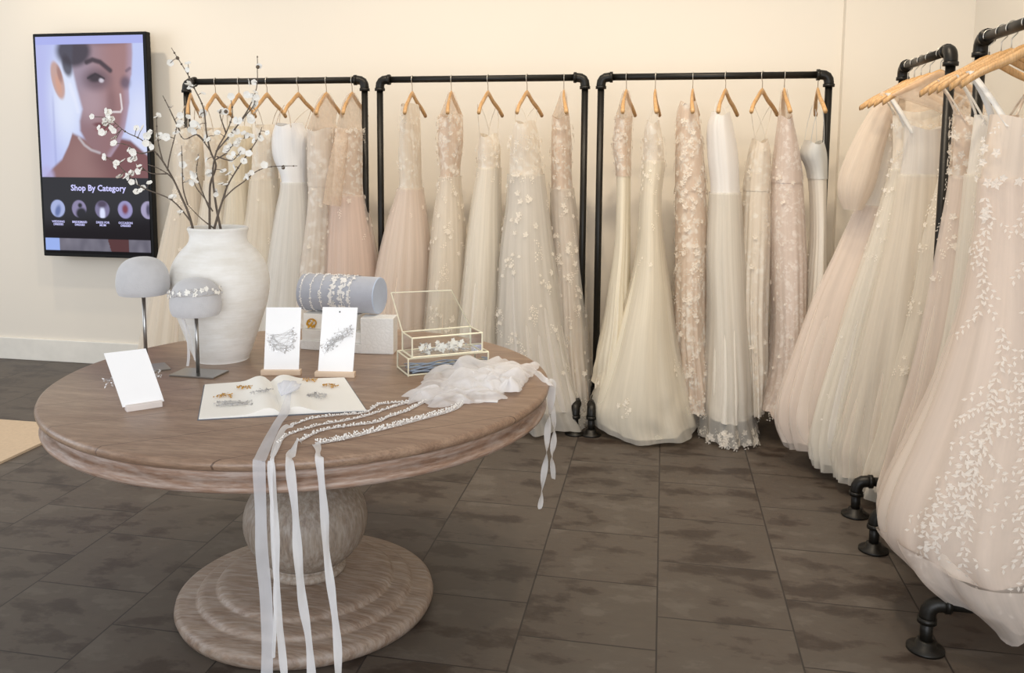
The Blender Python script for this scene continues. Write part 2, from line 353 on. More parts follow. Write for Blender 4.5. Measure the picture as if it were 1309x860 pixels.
    if v<.985:
        if u<.14: return hx('9fb6f2')
        if .60<u-(.5-v)*0<.80 and u>.60+(v-.93)*.5: return hx('5c3c3e')
        n=noise.noise(Vector((u*16,V*9,0)))*.25
        return mixc(hx('85828f'),hx('5d5a68'),.5+n*2)
    return hx('121014')
NU,NV=150,262
V=[];F=[];cols=[]
for j in range(NV+1):
    for i in range(NU+1):
        u,v=i/NU,j/NV; V.append((sx0+(sx1-sx0)*u,TY-.0005,sz1-(sz1-sz0)*v)); cols.append(screen(u,v))
for j in range(NV):
    for i in range(NU): a=j*(NU+1)+i; F.append((a,a+1,a+NU+2,a+NU+1))
t=NT('screen_glow'); at=t.n('ShaderNodeAttribute',attribute_name='Col'); em=t.n('ShaderNodeEmission'); em.inputs[1].default_value=.88; t.l(at.outputs['Color'],em.inputs[0])
gl=t.n('ShaderNodeBsdfGlossy'); gl.inputs[1].default_value=.12; gl.inputs[0].default_value=(.012,.012,.012,1); ad=t.n('ShaderNodeAddShader'); t.l(em.outputs[0],ad.inputs[0]); t.l(gl.outputs[0],ad.inputs[1]); t.l(ad.outputs[0],t.out.inputs[0])
scr=mk('screen',V,F,t.m,tv,False); ca=scr.data.color_attributes.new('Col','FLOAT_COLOR','POINT')
for i,c in enumerate(cols): ca.data[i].color=(*c,1)
t=NT('screen_letters'); em=t.n('ShaderNodeEmission'); em.inputs[0].default_value=lin('c3c2f0'); em.inputs[1].default_value=1.1; t.l(em.outputs[0],t.out.inputs[0]); MT['letters']=t.m
def text(name,s,size,x,z,parent,mat,y=TY-.002,off=.0,sx=1.0):
    cu=bpy.data.curves.new('txt','FONT'); cu.body=s; cu.size=size; cu.align_x='CENTER'; cu.align_y='CENTER'; cu.offset=off; cu.resolution_u=2; cu.space_line=.9
    o=bpy.data.objects.new('txt',cu); C.objects.link(o); dg=bpy.context.evaluated_depsgraph_get(); me=bpy.data.meshes.new_from_object(o.evaluated_get(dg))
    bpy.data.objects.remove(o)
    V=[Vector((x+v.co.x*sx,y,z+v.co.y)) for v in me.vertices]; F=[tuple(p.vertices) for p in me.polygons]
    return mk(name,V,F,mat,parent,False)
W_=sx1-sx0; Hh=sz1-sz0
text('lettering','Shop By Category',.058,sx0+W_*.53,sz1-Hh*.693,tv,MT['letters'],off=.0016)
for cu,s in ((.135,'WEDDING\nDRESSES'),(.34,'BRIDESMAID\nDRESSES'),(.56,'DRESS FOR\nMOM'),(.775,'OCCASION\nDRESSES')):
    text('lettering',s,.021,sx0+W_*cu,sz1-Hh*.858,tv,MT['letters'],off=.0006)

# ------------------------------------------------------------------ pipe racks
RZ=1.965
def elbow(P,r=.026):
    m=MB(); a,b,c=[Vector(p) for p in P]; q=[]
    d1=(a-b).normalized(); d2=(c-b).normalized(); s=.042
    q=[b+d1*(s+.012),b+d1*s]+[b+d1*s*(1-t)**2+d2*s*t*t for t in (.25,.5,.75)]+[b+d2*s,b+d2*(s+.012)]
    m.tube(q,r,14); m.tube([b+d1*(s+.006),b+d1*(s+.022)],r*1.16,14); m.tube([b+d2*(s+.006),b+d2*(s+.022)],r*1.16,14); return m
def rack(label,A,B,side,foot=.27,group='black pipe garment racks'):
    """A, B: (x,y) of the two posts; side: unit vector across the rail"""
    A=Vector((*A,0)); B=Vector((*B,0)); mid=(A+B)/2; t=thing('garment_rack',label,'clothes rack',mid,group); r=.019
    up=Vector((0,0,1)); ra,rb=A+up*RZ,B+up*RZ; d=(B-A).normalized(); S=Vector((*side,0)); bz=.155
    MB().tube([ra+d*.04,rb-d*.04],r,16).out('rail',MT['pipe'],t)
    for P,q in((A,d),(B,-d)):
        elbow([P+up*RZ+q*.2,P+up*RZ,P+up*(RZ-.2)]).out('elbow',MT['pipe'],t)
        MB().tube([P+up*(RZ-.04),P+up*bz],r,16).out('post',MT['pipe'],t)
        m=MB().tube([P-S*(foot-.04)+up*bz,P+S*(foot-.04)+up*bz],r,14); m.tube([P-S*.04+up*bz,P+S*.04+up*bz],.027,14); m.tube([P+up*(bz+.045),P+up*bz],.027,14)
        m.out('base_pipe',MT['pipe'],t)
        for s in(-1,1):
            E_=P+S*s*foot
            m=elbow([E_+up*bz-S*s*.2,E_+up*bz,E_+up*0],.025)
            m.tube([E_+up*(bz-.05),E_+up*.012],r,14); m.out('foot',MT['pipe'],t)
            m=MB().lathe(E_,[(.056,0),(.056,.009),(.032,.013),(.028,.032),(.021,.034)],24); m.out('flange',MT['pipe'],t)
    return t
BY=4.95
rx=lambda x,y: at_z(x,y,RZ).x/at_z(x,y,RZ).y*BY
racks=[(rx(238,106),rx(466,103)),(rx(485.5,102),rx(748,99)),(rx(768.5,99),rx(1060,98))]
rack('black pipe garment rack nearest the wall screen, behind the vase',(racks[0][0],BY),(racks[0][1],BY),(0,1))
rack('black pipe garment rack in the middle of the back wall with five gowns',(racks[1][0],BY),(racks[1][1],BY),(0,1))
rack('black pipe garment rack on the back wall closest to the room corner',(racks[2][0],BY),(racks[2][1],BY),(0,1))
RX=1.115
rack('short black pipe garment rack along the right wall, farther from the viewer',(RX,3.84),(RX,4.56),(1,0))
rack('black pipe garment rack along the right wall, nearest the viewer and cut by the frame',(RX,2.80),(RX,3.50),(1,0))

# ------------------------------------------------------------------ hangers
def hanger_proto():
    t=thing('clothes_hanger','x','hanger',(0,0,RZ))
    P=[(0,.0,.0)]
    hk=[(0,.021*math.cos(a)*1.0,.0+.023*math.sin(a)) for a in [PI*(-.15+1.15*k/12) for k in range(13)]]
    hk=[(0,y,z+.0) for (_,y,z) in hk]
    hk=hk+[(0,-.016,-.018),(0,0,-.035),(0,0,-.085)]
    MB().tube([Vector(p)+Vector((0,0,RZ)) for p in hk],.0022,6).out('hook',MT['hook'],t)
    m=MB(); n=17; V=[];F=[]
    for i in range(n):
        s=-1+2*i/(n-1); y=.215*s; z=-.085-.012*0-.115*abs(s)**1.25+.004*math.cos(s*8); hh=.017*(1-.25*abs(s)); w=.0075+.004*abs(s)
        x=.018*s*s
        for k in range(8): a=2*PI*k/8; V.append((x+w*math.cos(a),y,z+hh*math.sin(a)+RZ))
    for i in range(n-1):
        for k in range(8): F.append((i*8+k,i*8+(k+1)%8,(i+1)*8+(k+1)%8,(i+1)*8+k))
    F+=[tuple(range(7,-1,-1)),tuple((n-1)*8+k for k in range(8))]
    m.add(V,F); m.out('body',MT['hanger'],t); return t
hproto=hanger_proto(); hfirst=[True]
def hanger(x,y,rot,label,group):
    t=hproto if hfirst[0] else copy_tree(hproto); hfirst[0]=False
    t.location=(x,y,RZ); t.rotation_euler=(0,0,rot); t['label']=label; t['group']=group
    a=Vector((-math.sin(rot),math.cos(rot),0)); return Vector((x,y,0)),a

# ------------------------------------------------------------------ gowns
def leafmesh(m,P,T,N,L,w,curl=.15):
    B=N.cross(T).normalized()
    m.add([P,P+T*L*.5+B*w+N*L*curl,P+T*L+N*L*curl*.4,P+T*L*.5-B*w+N*L*curl],[(0,1,2,3)])
def flower(m,P,N,s,rnd):
    T=N.orthogonal().normalized(); T=(Matrix.Rotation(rnd.uniform(0,6.28),3,N)@T)
    for k in range(5):
        leafmesh(m,P,Matrix.Rotation(2*PI*k/5,3,N)@T,N,s*rnd.uniform(.75,1.15),s*.36,.15)
def sprig(m,P,T,N,s,rnd):
    B=N.cross(T).normalized()
    for k in range(5):
        q=P+T*s*(k-2)*.55; sd=1 if k%2 else -1
        leafmesh(m,q,(T*.7+B*sd*.75).normalized(),N,s*.8,s*.2,.1)
def gown(label,group,Y,rows,waist,body,skirt,top='straps',hang=None,b=(.13,.11,.3),folds=16,amp=.02,over=None,hemd=0,tilt=0,lace=(),lmat='lace',neck=.012,seed=1,strapmat=None,hem_extra=.03,rag=.006,sleeve=None,cat='wedding dress',crum=.03,ruffle=None,over_from=None,ex=.9,train=None):
    rnd=random.Random(seed)
    pts=[]
    for (y,xl,xr) in rows:
        a,c=at_y(xl,y,Y),at_y(xr,y,Y); q_=(y-rows[0][0])/(rows[-1][0]-rows[0][0]); fz=at_y(xl,y,Y-b[2]*.85).z
        pts.append(((a.z+c.z)/2*(1-q_**4)+fz*q_**4,(a.x+c.x)/2,(c.x-a.x)/2))
    if hang and top=='straps' and abs(hang[1].x)<=.7:
        z0_,c0_,a0_=pts[0]; dz_=.5*(pts[0][0]-pts[1][0]) if len(pts)>1 else .04; pts=[(z0_+min(.07,.06+dz_*.2),c0_,a0_*.62)]+[(z0_,c0_,a0_*.92)]+pts[1:]
    P=spline(pts,6); zs=[p[0] for p in P]; ztop,zbot=zs[0],zs[-1]
    wz=at_y(rows[0][1],waist,Y).z
    def prof(z):
        if z>=zs[0]: return P[0][1:]
        for i in range(len(P)-1):
            if zs[i+1]<=z<=zs[i] and zs[i]-zs[i+1]>1e-9:
                t=(zs[i]-z)/(zs[i]-zs[i+1]); return tuple(P[i][k]+(P[i+1][k]-P[i][k])*t for k in (1,2))
        # beyond the last row go on with the last slope
        k=min(len(P)-1,6); dz=zs[-1-k]-zs[-1]; t=(zs[-1]-z)/max(dz,.02)
        return tuple(P[-1][q]+(P[-1][q]-P[-1-k][q])*min(t,.5) for q in (1,2))
    ph=[rnd.uniform(0,6.28) for _ in range(6)]
    def S(u,z,inf=0.0,k=0):
        cx,a=prof(z); th=2*PI*u
        if z>wz: q=sm(wz,ztop,z); bb=b[1]+(b[0]-b[1])*q
        else: bb=b[1]+(b[2]-b[1])*sm(0,1,(wz-z)/max(wz-zbot,.1))**.8
        g=sm(wz+.04,wz-.9*(wz-zbot),z)
        thw=th+.25*math.sin(th*2+ph[0]+k)+.12*math.sin(3*th+ph[1]+z*1.2)
        fo=abs(math.cos(folds*.5*thw+ph[2]+.35*math.sin(z*3+ph[3])+k))-.6
        fo+=.35*math.sin(folds*1.6*th+ph[4]+z*2+k*2)*g
        fo*=.45+1.1*abs(noise.noise(Vector((math.cos(th)*1.6+ph[3],math.sin(th)*1.6,z*.6+ph[1]))))*1.6
        A=amp*(.12+.88*g)
        if z>wz: A=amp*.10
        d=A*fo+inf
        c,s=math.cos(th),math.sin(th)
        lo=sm(.78,1.0,(wz-z)/max(wz-zbot,.1)); nz=noise.noise(Vector((c*2.6+ph[5],s*2.6,z*5+k))); wob=.012*noise.noise(Vector((z*3+ph[5],cx*5,k)))*g; d+=crum*(nz-.1)*lo+crum*.35*noise.noise(Vector((c*7,s*7+ph[1],z*13)))*lo
        x=cx+(max(a,.006)+d-amp*.35*g)*c+wob; y=Y+(bb+d)*s
        return Vector((x,y,z))
    def shell(name,za,zb,mat,inf=0,k=0,nu=112,nv=46,topf=None,botf=None):
        V=[];F=[];UV=[]
        for j in range(nv+1):
            t=j/nv
            for i in range(nu+1):
                u=(i%nu)/nu; A_=za+(topf(u) if topf else 0); B_=zb+(botf(u) if botf else 0)
                z=A_+(B_-A_)*t; V.append(S(u,z,inf,k)); UV.append((i/nu,(z)))
        for j in range(nv):
            for i in range(nu): q=j*(nu+1)+i; F.append((q,q+1,q+nu+2,q+nu+1))
        return mk(name,V,F,mat,root,True,UV)
    folds=max(6,round(folds*.72))
    root=thing('wedding_gown',label,cat,(P[0][1],Y,0),group)
    hemf=lambda u: max(-zbot+.006, hemd*(-.5-.5*math.cos(4*PI*(u+.25)))*0 + hemd*math.cos(2*PI*u) + tilt*math.sin(2*PI*u)+rag*math.sin(2*PI*u*folds*.5+ph[0])+rag*math.sin(2*PI*u*5+ph[2])-(train*max(0,math.cos(2*PI*(u-.60)))**2 if train else 0))
    neckf=lambda u: neck*math.cos(4*PI*u)-neck*.25*math.cos(8*PI*u)
    shell('bodice',ztop,wz-.012,body,.003,topf=neckf,nv=16)
    shell('skirt',wz+.006,zbot+(hem_extra if over else 0),skirt,0,botf=hemf)
    if over: shell('tulle_overlay',over_from if over_from else wz,zbot,over,.012,1.3,botf=hemf)
    if ruffle: shell('hem_ruffle',at_y(rows[0][1],ruffle,Y).z,zbot-.02,over,.030,2.4,nv=26,botf=lambda u: hemf(u)*.6+.02*math.sin(2*PI*u*9+ph[3]),topf=lambda u:.03*math.sin(2*PI*u*4))
    # straps up to the hanger
    if hang:
        hp,ha=hang
        sm_=strapmat or body
        if top in('straps','wide'):
            for s in(-1,1):
                hpt=hp+ha*s*.165; zz=RZ-.085-.115*(.165/.215)**1.25+.016
                hpt=Vector((hpt.x,hpt.y,zz))
                cx,a=prof(ztop-.01)
                for e in(-1,1):
                    q=Vector((cx+e*a*.72,Y+s*b[0]*.75,ztop+neck*.1)); 
                    if abs(ha.x)>.7: q=Vector((cx+s*(1 if ha.x>0 else -1)*a*.72,Y+e*b[0]*.72,ztop+neck*.1))
                    h2=hpt+Vector((.006*e,.0,0)) if abs(ha.x)<=.7 else hpt+Vector((0,.008*e,0))
                    md=(q+h2)/2+Vector((.004*e,0,-.004))
                    r=.004 if top=='straps' else .010
                    m=MB(); wv=(Vector((0,1,0)) if abs(ha.x)<=.7 else Vector((1,0,0)))*r
                    pl=[Vector(p) for p in spline([q+Vector((0,0,-.03)),md,h2],5)]
                    V=[];F=[]
                    nn=(Vector((1,0,0)) if abs(ha.x)<=.7 else Vector((0,1,0)))*.0012
                    for p in pl: V+=[p-wv-nn,p+wv-nn,p+wv+nn,p-wv+nn]
                    for i in range(len(pl)-1):
                        for k in range(4): F.append((4*i+k,4*i+(k+1)%4,4*i+4+(k+1)%4,4*i+4+k))
                    m.add(V,F); m.out('strap',sm_,root)
        if top=='mesh':   # sheer yoke rising to the hanger
            V=[];F=[];UV=[];nu,nv=64,10; cx,a=prof(ztop-.005)
            for j in range(nv+1):
                t=j/nv
                for i in range(nu+1):
                    th=2*PI*i/nu; p0=S((i%nu)/nu,ztop+neckf(i/nu),.002); side=math.sin(th) if abs(ha.x)<=.7 else math.cos(th)
                    oth=math.cos(th) if abs(ha.x)<=.7 else math.sin(th)
                    hy=side*.19; hz=RZ-.085-.115*(abs(hy)/.215)**1.25+.014
                    per=Vector((ha.y,-ha.x,0))*(1 if ha.y>=0 else -1) if abs(ha.x)<=.7 else Vector((0,1,0))
                    if abs(ha.x)>.7 and ha.x<0: hy=-hy
                    p1=Vector((hp.x,hp.y,0))+ha*hy*(1 if (ha.y>0 or abs(ha.x)>.7) else -1)+per*oth*.014; p1.z=hz
                    V.append(p0.lerp(p1,t)); UV.append((i/nu,t*.3))
            for j in range(nv):
                for i in range(nu): q=j*(nu+1)+i; F.append((q,q+1,q+nu+2,q+nu+1))
            mk('yoke',V,F,strapmat or MT['yoke'],root,True,UV)
    if sleeve:
        for (sp,rr,smat) in sleeve:
            pp=[at_y(x,y,Yy) for (x,y,Yy) in sp]; q=spline([(*p,r) for p,r in zip(pp,rr)],6)
            m=MB(); n=22; V=[];F=[]
            ce=[Vector(p[:3]) for p in q]
            for i,c in enumerate(ce):
                tt=(ce[min(i+1,len(ce)-1)]-ce[max(i-1,0)]).normalized(); w=Vector((0,1,0)); w=(w-tt*w.dot(tt)).normalized(); w2=tt.cross(w)
                for j in range(n+1):
                    a=2*PI*(j%n)/n; r=q[i][3]*(1+.10*math.sin(7*a+i*.05)); V.append(c+w*math.cos(a)*r*.8+w2*math.sin(a)*r)
            for i in range(len(ce)-1):
                for j in range(n): F.append((i*(n+1)+j,i*(n+1)+j+1,(i+1)*(n+1)+j+1,(i+1)*(n+1)+j))
            mk('sleeve',V,F,smat,root,True,[(j/n*.5,i/10) for i in range(len(ce)) for j in range(n+1)])
    # lace figures lying on the cloth
    if lace:
        m=MB()
        offs=.018 if over else .009
        def frame(u,z):
            p=S(u,z,offs,1.3 if over and z<wz else 0); pu=S((u+.004)%1,z,offs,1.3 if over and z<wz else 0); pz=S(u,z-.004,offs,1.3 if over and z<wz else 0)
            N=(pu-p).cross(pz-p); N=N.normalized() if N.length>1e-9 else Vector((0,-1,0))
            c0=Vector((prof(z)[0],Y,z)); 
            if N.dot(p-c0)<0: N=-N
            return p,N
        for (kind,n,ya,yb,size) in lace:
            za,zb=at_y(rows[0][1],ya,Y).z,at_y(rows[0][1],yb,Y).z
            for i in range(n):
                if kind=='fall': z=za-(za-zb)*rnd.random()**1.9
                else: z=za-(za-zb)*rnd.random()
                if kind=='hem': z=max(.01,zbot+.012+ (za-zb)*.35*rnd.random()**2+hemf(0))
                u=rnd.uniform(.40,1.02)%1 if rnd.random()<.85 else rnd.random()
                if kind=='cluster':
                    uc,zc=rnd.uniform(.45,.98),z
                    for _ in range(9):
                        u=(uc+rnd.gauss(0,.018))%1; z=zc+rnd.gauss(0,.022)
                        if z<zbot: continue
                        p,N=frame(u,z)
                        if rnd.random()<.45: flower(m,p,N,size*rnd.uniform(.6,1.1),rnd)
                        else:
                            tt=Vector((rnd.uniform(-.8,.8),0,-.7)); sprig(m,p,(tt-N*N.dot(tt)).normalized(),N,size*rnd.uniform(.7,1.1),rnd)
                    continue
                if kind=='vine':
                    uc=rnd.uniform(.53,.97); z=za-(za-zb)*rnd.random()*.75; n2=int(rnd.uniform(22,44)); dr=rnd.uniform(-.0022,.0022)
                    for q in range(n2):
                        z-=size*.85; uc+=dr+.002*math.sin(q*.5)
                        if z<max(zb,zbot+.01): break
                        p,N=frame(uc%1,z); p2,_=frame((uc+dr)%1,z-.01)
                        T=(p2-p).normalized()
                        B=N.cross(T).normalized(); sd=1 if q%2 else -1
                        leafmesh(m,p,(T*.75+B*sd).normalized(),N,size*1.25,size*.30,.06)
                        if q%3==0: leafmesh(m,p,(T*.9-B*sd*.7).normalized(),N,size*1.0,size*.26,.06)
                        if q%4==1:
                            u2=uc; z2=z; sg=rnd.choice((-1,1))
                            for w_ in range(rnd.randint(4,8)):
                                u2+=sg*.006; z2-=size*.55; 
                                if z2<zbot+.01: break
                                pp,N2=frame(u2%1,z2); TT=(Vector((sg*.6,0,-.8))-N2*N2.dot(Vector((sg*.6,0,-.8)))).normalized(); BB=N2.cross(TT)
                                leafmesh(m,pp,(TT+BB*(1 if w_%2 else -1)*.9).normalized(),N2,size*.95,size*.24,.06)
                    continue
                p,N=frame(u,z)
                if rnd.random()<.5: flower(m,p,N,size*rnd.uniform(.7,1.2),rnd)
                else:
                    T=Matrix.Rotation(rnd.uniform(-.9,.9),3,N)@(Vector((0,0,-1))-N*N.dot(Vector((0,0,-1)))).normalized()
                    sprig(m,p,T,N,size*rnd.uniform(.7,1.2),rnd)
        m.out('lace_applique',MT[lmat],root,False)['kind']='stuff'
    return root
F_=fabric
MT['lace']=sheer('ivory_lace','faf4ea',.78,.4); MT['lace_cool']=sheer('white_lace','faf6f0',.75,.4)
MT['yoke']=sheer('nude_mesh','ecd9c4',.42,.3)
ivory=F_('ivory_tulle','f6f0e6'); ivory2=F_('warm_ivory','f5edda'); white=F_('white_satin','f3f4f6',.45,.15,streak=.05)
white2=F_('white_tulle_skirt','f4f2ee'); blush=F_('blush_tulle','f3e5d7'); blush2=F_('deep_blush','f0d6c6'); champ=F_('champagne','f0e4d4')
grey=F_('pearl_grey','e8e2da'); rose=F_('rose_champagne','f0e2d3')
l_iv=F_('ivory_lace_cloth','f1e7d8',lace='fbf7ee',lscale=30); l_nude=F_('nude_lace_cloth','e6d3c0',lace='f8f1e6',lscale=34,lamt=.95); l_rose=F_('rose_lace_cloth','e6d6ca',lace='f5ece4',lscale=46,lamt=.9)
l_gr=F_('greige_lace_cloth','e9dfd3',lace='f8f4ee',lscale=24)
o_iv=F_('ivory_overlay','f8f2e6',alpha=.5,transl=.35); o_wh=F_('white_overlay','f7f5f1',alpha=.5,transl=.35); o_bl=F_('blush_overlay','f6eae0',alpha=.5,transl=.35); o_gr=F_('grey_overlay','ece7de',alpha=.55,transl=.35)
g1='gowns on the rack behind the vase'; g2='gowns on the middle back rack'; g3='gowns on the back rack by the corner'; g4='gowns on the far right-wall rack'; g5='gowns on the near right-wall rack'
hg='wooden hangers on the '
def rh(px,rot,label,rk): 
    return hanger(rx(px,101),BY,rot,label,hg+rk)
K1,K2,K3='rack behind the vase','middle back rack','back rack by the corner'
# --- rack 1
h=rh(243,.35,'wooden hanger leftmost on the rack behind the vase, turned toward the screen',K1)
gown('pale blush gown hanging leftmost behind the vase beside the wall screen',g1,BY,[(178,232,258),(225,232,256),(262,224,260),(330,209,268),(430,192,278),(536,178,290)],225,l_iv,champ,'straps',h,over=o_iv,lace=(('fall',60,180,330,.014),),seed=11)
h=rh(275,.12,'wooden hanger second from left on the rack behind the vase',K1)
gown('ivory gown mostly hidden behind the vase, second from the screen',g1,BY,[(180,266,290),(230,268,288),(300,258,298),(420,246,308),(536,240,315)],230,l_iv,ivory,'straps',h,over=o_iv,seed=12)
h=rh(305,.10,'wooden hanger third from left on the rack behind the vase, above the white branches',K1)
gown('cream gown seen through the blossom branches, third from the screen',g1,BY,[(178,296,318),(230,298,316),(300,290,326),(420,280,335),(536,275,342)],230,ivory2,ivory2,'straps',h,over=o_iv,seed=13)
h=rh(341,.0,'wooden hanger fourth on the rack behind the vase, narrow inverted V',K1)
gown('ivory embroidered gown right of the blossom branches above the vase shoulder',g1,BY,[(176,332,352),(228,325,352),(290,318,358),(400,298,372),(536,282,388)],228,l_iv,l_iv,'straps',h,over=o_iv,lace=(('scatter',50,180,420,.013),),seed=14)
h=rh(381,-.06,'wooden hanger above the white satin strapless gown',K1)
gown('bright white strapless satin gown with cool grey bodice on the rack behind the vase',g1,BY,[(174,350,392),(200,352,391),(232,364,391),(275,356,396),(330,347,402),(420,338,408),(536,326,414)],232,white,white2,'straps',h,over=o_wh,amp=.024,strapmat=MT['yoke'],seed=15,folds=12)
h=rh(417,.02,'wooden hanger above the champagne lace gown on the rack behind the vase',K1)
gown('champagne lace sheath gown with sheer yoke between white satin and blush gowns',g1,BY,[(165,397,426),(215,396,428),(262,396,428),(340,388,430),(430,380,436),(536,370,445)],235,l_gr,l_gr,'mesh',h,over=None,lace=(('scatter',130,160,520,.013),),seed=16)
h=rh(450,.02,'wooden hanger rightmost on the rack behind the vase',K1)
gown('blush pink tulle gown with floral bodice, rightmost on the rack behind the vase',g1,BY,[(168,432,464),(215,430,464),(245,427,465),(300,421,474),(350,419,482),(430,414,492),(536,405,500)],248,l_nude,blush2,'mesh',h,over=o_bl,lace=(('fall',110,165,300,.015),),amp=.024,seed=17,sleeve=[([(438,165,BY-.12),(432,205,BY-.16),(424,262,BY-.17)],[.035,.045,.05],MT['yoke'])])
# --- rack 2
h=rh(527,.0,'wooden hanger leftmost on the middle back rack',K2)
gown('blush tulle ball gown with narrow lace bodice, leftmost on the middle back rack',g2,BY,[(150,517,533),(195,513,535),(238,513,537),(280,500,543),(330,488,549),(400,480,553),(470,477,557),(540,472,562)],240,l_iv,blush,'straps',h,over=o_bl,lace=(('fall',70,150,280,.014),),amp=.028,folds=18,seed=21,b=(.16,.12,.36))
h=rh(577,.06,'wooden hanger second from left on the middle back rack',K2)
gown('champagne lace gown with flower trails, second from left on the middle back rack',g2,BY,[(148,565,589),(182,562,590),(225,565,586),(290,556,592),(400,548,600),(540,532,610)],225,l_nude,champ,'mesh',h,over=o_iv,lace=(('fall',120,150,400,.017),('cluster',7,240,520,.013)),seed=22)
h=rh(624,-.12,'wooden hanger in the centre of the middle back rack',K2)
gown('plain ivory tulle gown with lace top, third on the middle back rack',g2,BY,[(188,611,639),(214,613,638),(260,606,638),(330,597,641),(420,587,646),(540,573,652)],214,l_iv,ivory,'straps',h,over=o_iv,lace=(('fall',45,186,240,.014),),seed=23,amp=.025,folds=20)
h=rh(674,-.18,'wooden hanger fourth from left on the middle back rack, widest V',K2)
gown('wide greige tulle gown scattered with ivory flower clusters and sheer hem',g2,BY-.06,[(172,655,688),(215,652,692),(262,650,698),(330,641,708),(420,637,724),(500,637,742),(548,640,753)],222,l_iv,grey,'straps',h,over=o_gr,lace=(('fall',110,175,360,.018),('cluster',16,290,530,.017)),amp=.03,folds=18,seed=24,b=(.16,.12,.34),hem_extra=.10)
h=rh(721,.10,'wooden hanger rightmost on the middle back rack',K2)
gown('narrow nude lace gown with long floral appliques, rightmost on the middle back rack',g2,BY+.08,[(150,707,727),(185,706,730),(240,706,731),(320,708,742),(420,714,750),(500,722,756),(549,726,760)],240,l_nude,l_nude,'mesh',h,over=o_gr,lace=(('scatter',170,150,540,.018),('cluster',8,320,540,.014)),seed=25,b=(.13,.11,.25))
# --- rack 3
h=rh(801,-.12,'wooden hanger leftmost on the back rack by the corner',K3)
gown('ivory column gown with nude floral bodice, leftmost on the rack by the corner',g3,BY+.04,[(150,788,808),(185,784,806),(222,788,806),(300,787,806),(380,777,806),(450,764,808),(494,754,812)],222,l_nude,ivory2,'mesh',h,lace=(('scatter',90,148,222,.016),),seed=31,amp=.018,b=(.14,.12,.3))
h=rh(838,-.03,'wooden hanger second from left on the back rack by the corner',K3)
gown('cream mermaid gown with big tulle train spreading on the floor',g3,BY-.05,[(172,823,846),(205,823,848),(255,821,843),(320,816,848),(380,802,858),(440,783,868),(490,766,880),(530,757,890),(552,760,893)],205,l_iv,ivory2,'straps',h,over=o_iv,lace=(('fall',90,175,340,.013),('cluster',4,420,500,.016)),amp=.02,folds=10,seed=32,b=(.14,.11,.38),tilt=.03,hem_extra=.02)
h=rh(886,-.10,'wooden hanger third from left on the back rack by the corner, one arm showing',K3)
gown('nude sheath gown covered in white floral lace down to a scalloped hem',g3,BY,[(148,864,894),(200,864,899),(260,863,903),(340,862,904),(420,861,904),(480,862,909),(526,862,914)],240,l_nude,l_nude,'straps',h,lace=(('scatter',300,150,520,.02),('cluster',9,300,500,.015),('hem',60,480,526,.016)),amp=.014,seed=33,b=(.14,.13,.24))
h=rh(928,-.30,'wooden hanger above the white satin sheath, middle of the rack by the corner',K3)
gown('white satin off-shoulder sheath gown with lace hem pooling on the floor',g3,BY-.08,[(162,903,938),(200,905,943),(245,909,945),(320,905,950),(400,905,955),(480,900,960),(535,896,962),(565,894,969)],245,F_('pearl_satin','efebe6',.45,.15,streak=.04),F_('white_crepe','efe8dc',.5,.2,streak=.05),'straps',h,over=o_gr,lace=(('hem',110,520,565,.02),),seed=34,amp=.02,b=(.14,.12,.28),hem_extra=.12,folds=12,rag=.003)
h=rh(975,-.42,'wooden hanger with the widest arms on the rack by the corner',K3)
gown('ivory lace gown with thin straps, fifth on the rack by the corner',g3,BY,[(196,956,985),(240,950,985),(300,946,985),(380,941,983),(450,942,980),(530,944,978)],240,l_iv,l_iv,'straps',h,lace=(('scatter',110,190,520,.015),),seed=35,amp=.018,b=(.14,.12,.25))
h=rh(1003,-.05,'wooden hanger narrow and close to the widest one on the rack by the corner',K3)
gown('rosy champagne gown with dense all-over beaded lace, sixth on the rack by the corner',g3,BY-.03,[(150,996,1011),(200,989,1022),(250,986,1027),(340,985,1031),(420,984,1029),(490,975,1027),(532,958,1016)],230,l_rose,l_rose,'mesh',h,lace=(('scatter',90,200,520,.012),('hem',50,490,532,.014)),seed=36,amp=.016,b=(.14,.12,.26),hemd=-.03)
h=rh(1046,-.05,'wooden hanger rightmost on the back rack by the corner, next to the post',K3)
gown('slim ivory satin strapless gown hanging against the corner rack post',g3,BY,[(198,1022,1057),(225,1033,1056),(300,1036,1054),(380,1027,1052),(460,1015,1046),(505,1004,1040)],225,F_('cool_satin','dcdcd8',.5,.15,streak=.05),ivory,'straps',h,seed=37,amp=.014,b=(.15,.12,.26))
# --- right wall, far rack
def wh(Y,rot,label,rk,dx=0): return hanger(RX+dx,Y,PI/2+rot,label,hg+rk)
KA,KB='far right-wall rack','near right-wall rack'
h=wh(4.47,.25,'wooden hanger deepest on the far right-wall rack, arm sticking out left',KA)
gown('soft blush chiffon gown with puffed sheer sleeve, deepest on the right wall',g4,4.42,[(140,1130,1200),(200,1122,1205),(262,1098,1208),(320,1072,1215),(400,1035,1225),(480,1008,1235),(540,994,1245),(580,1002,1250)],262,ivory,blush,'mesh',h,over=o_bl,b=(.07,.07,.16),amp=.028,folds=18,seed=41,tilt=0,
  sleeve=[([(1138,122,4.36),(1112,180,4.33),(1094,235,4.32),(1090,268,4.32)],[.04,.066,.078,.04],F_('chiffon_sleeve','f0e2d2',alpha=.75))])
h=wh(4.36,-.05,'wooden hanger second from the corner on the far right-wall rack',KA)
h=wh(4.25,.08,'wooden hanger in the middle of the far right-wall rack',KA)
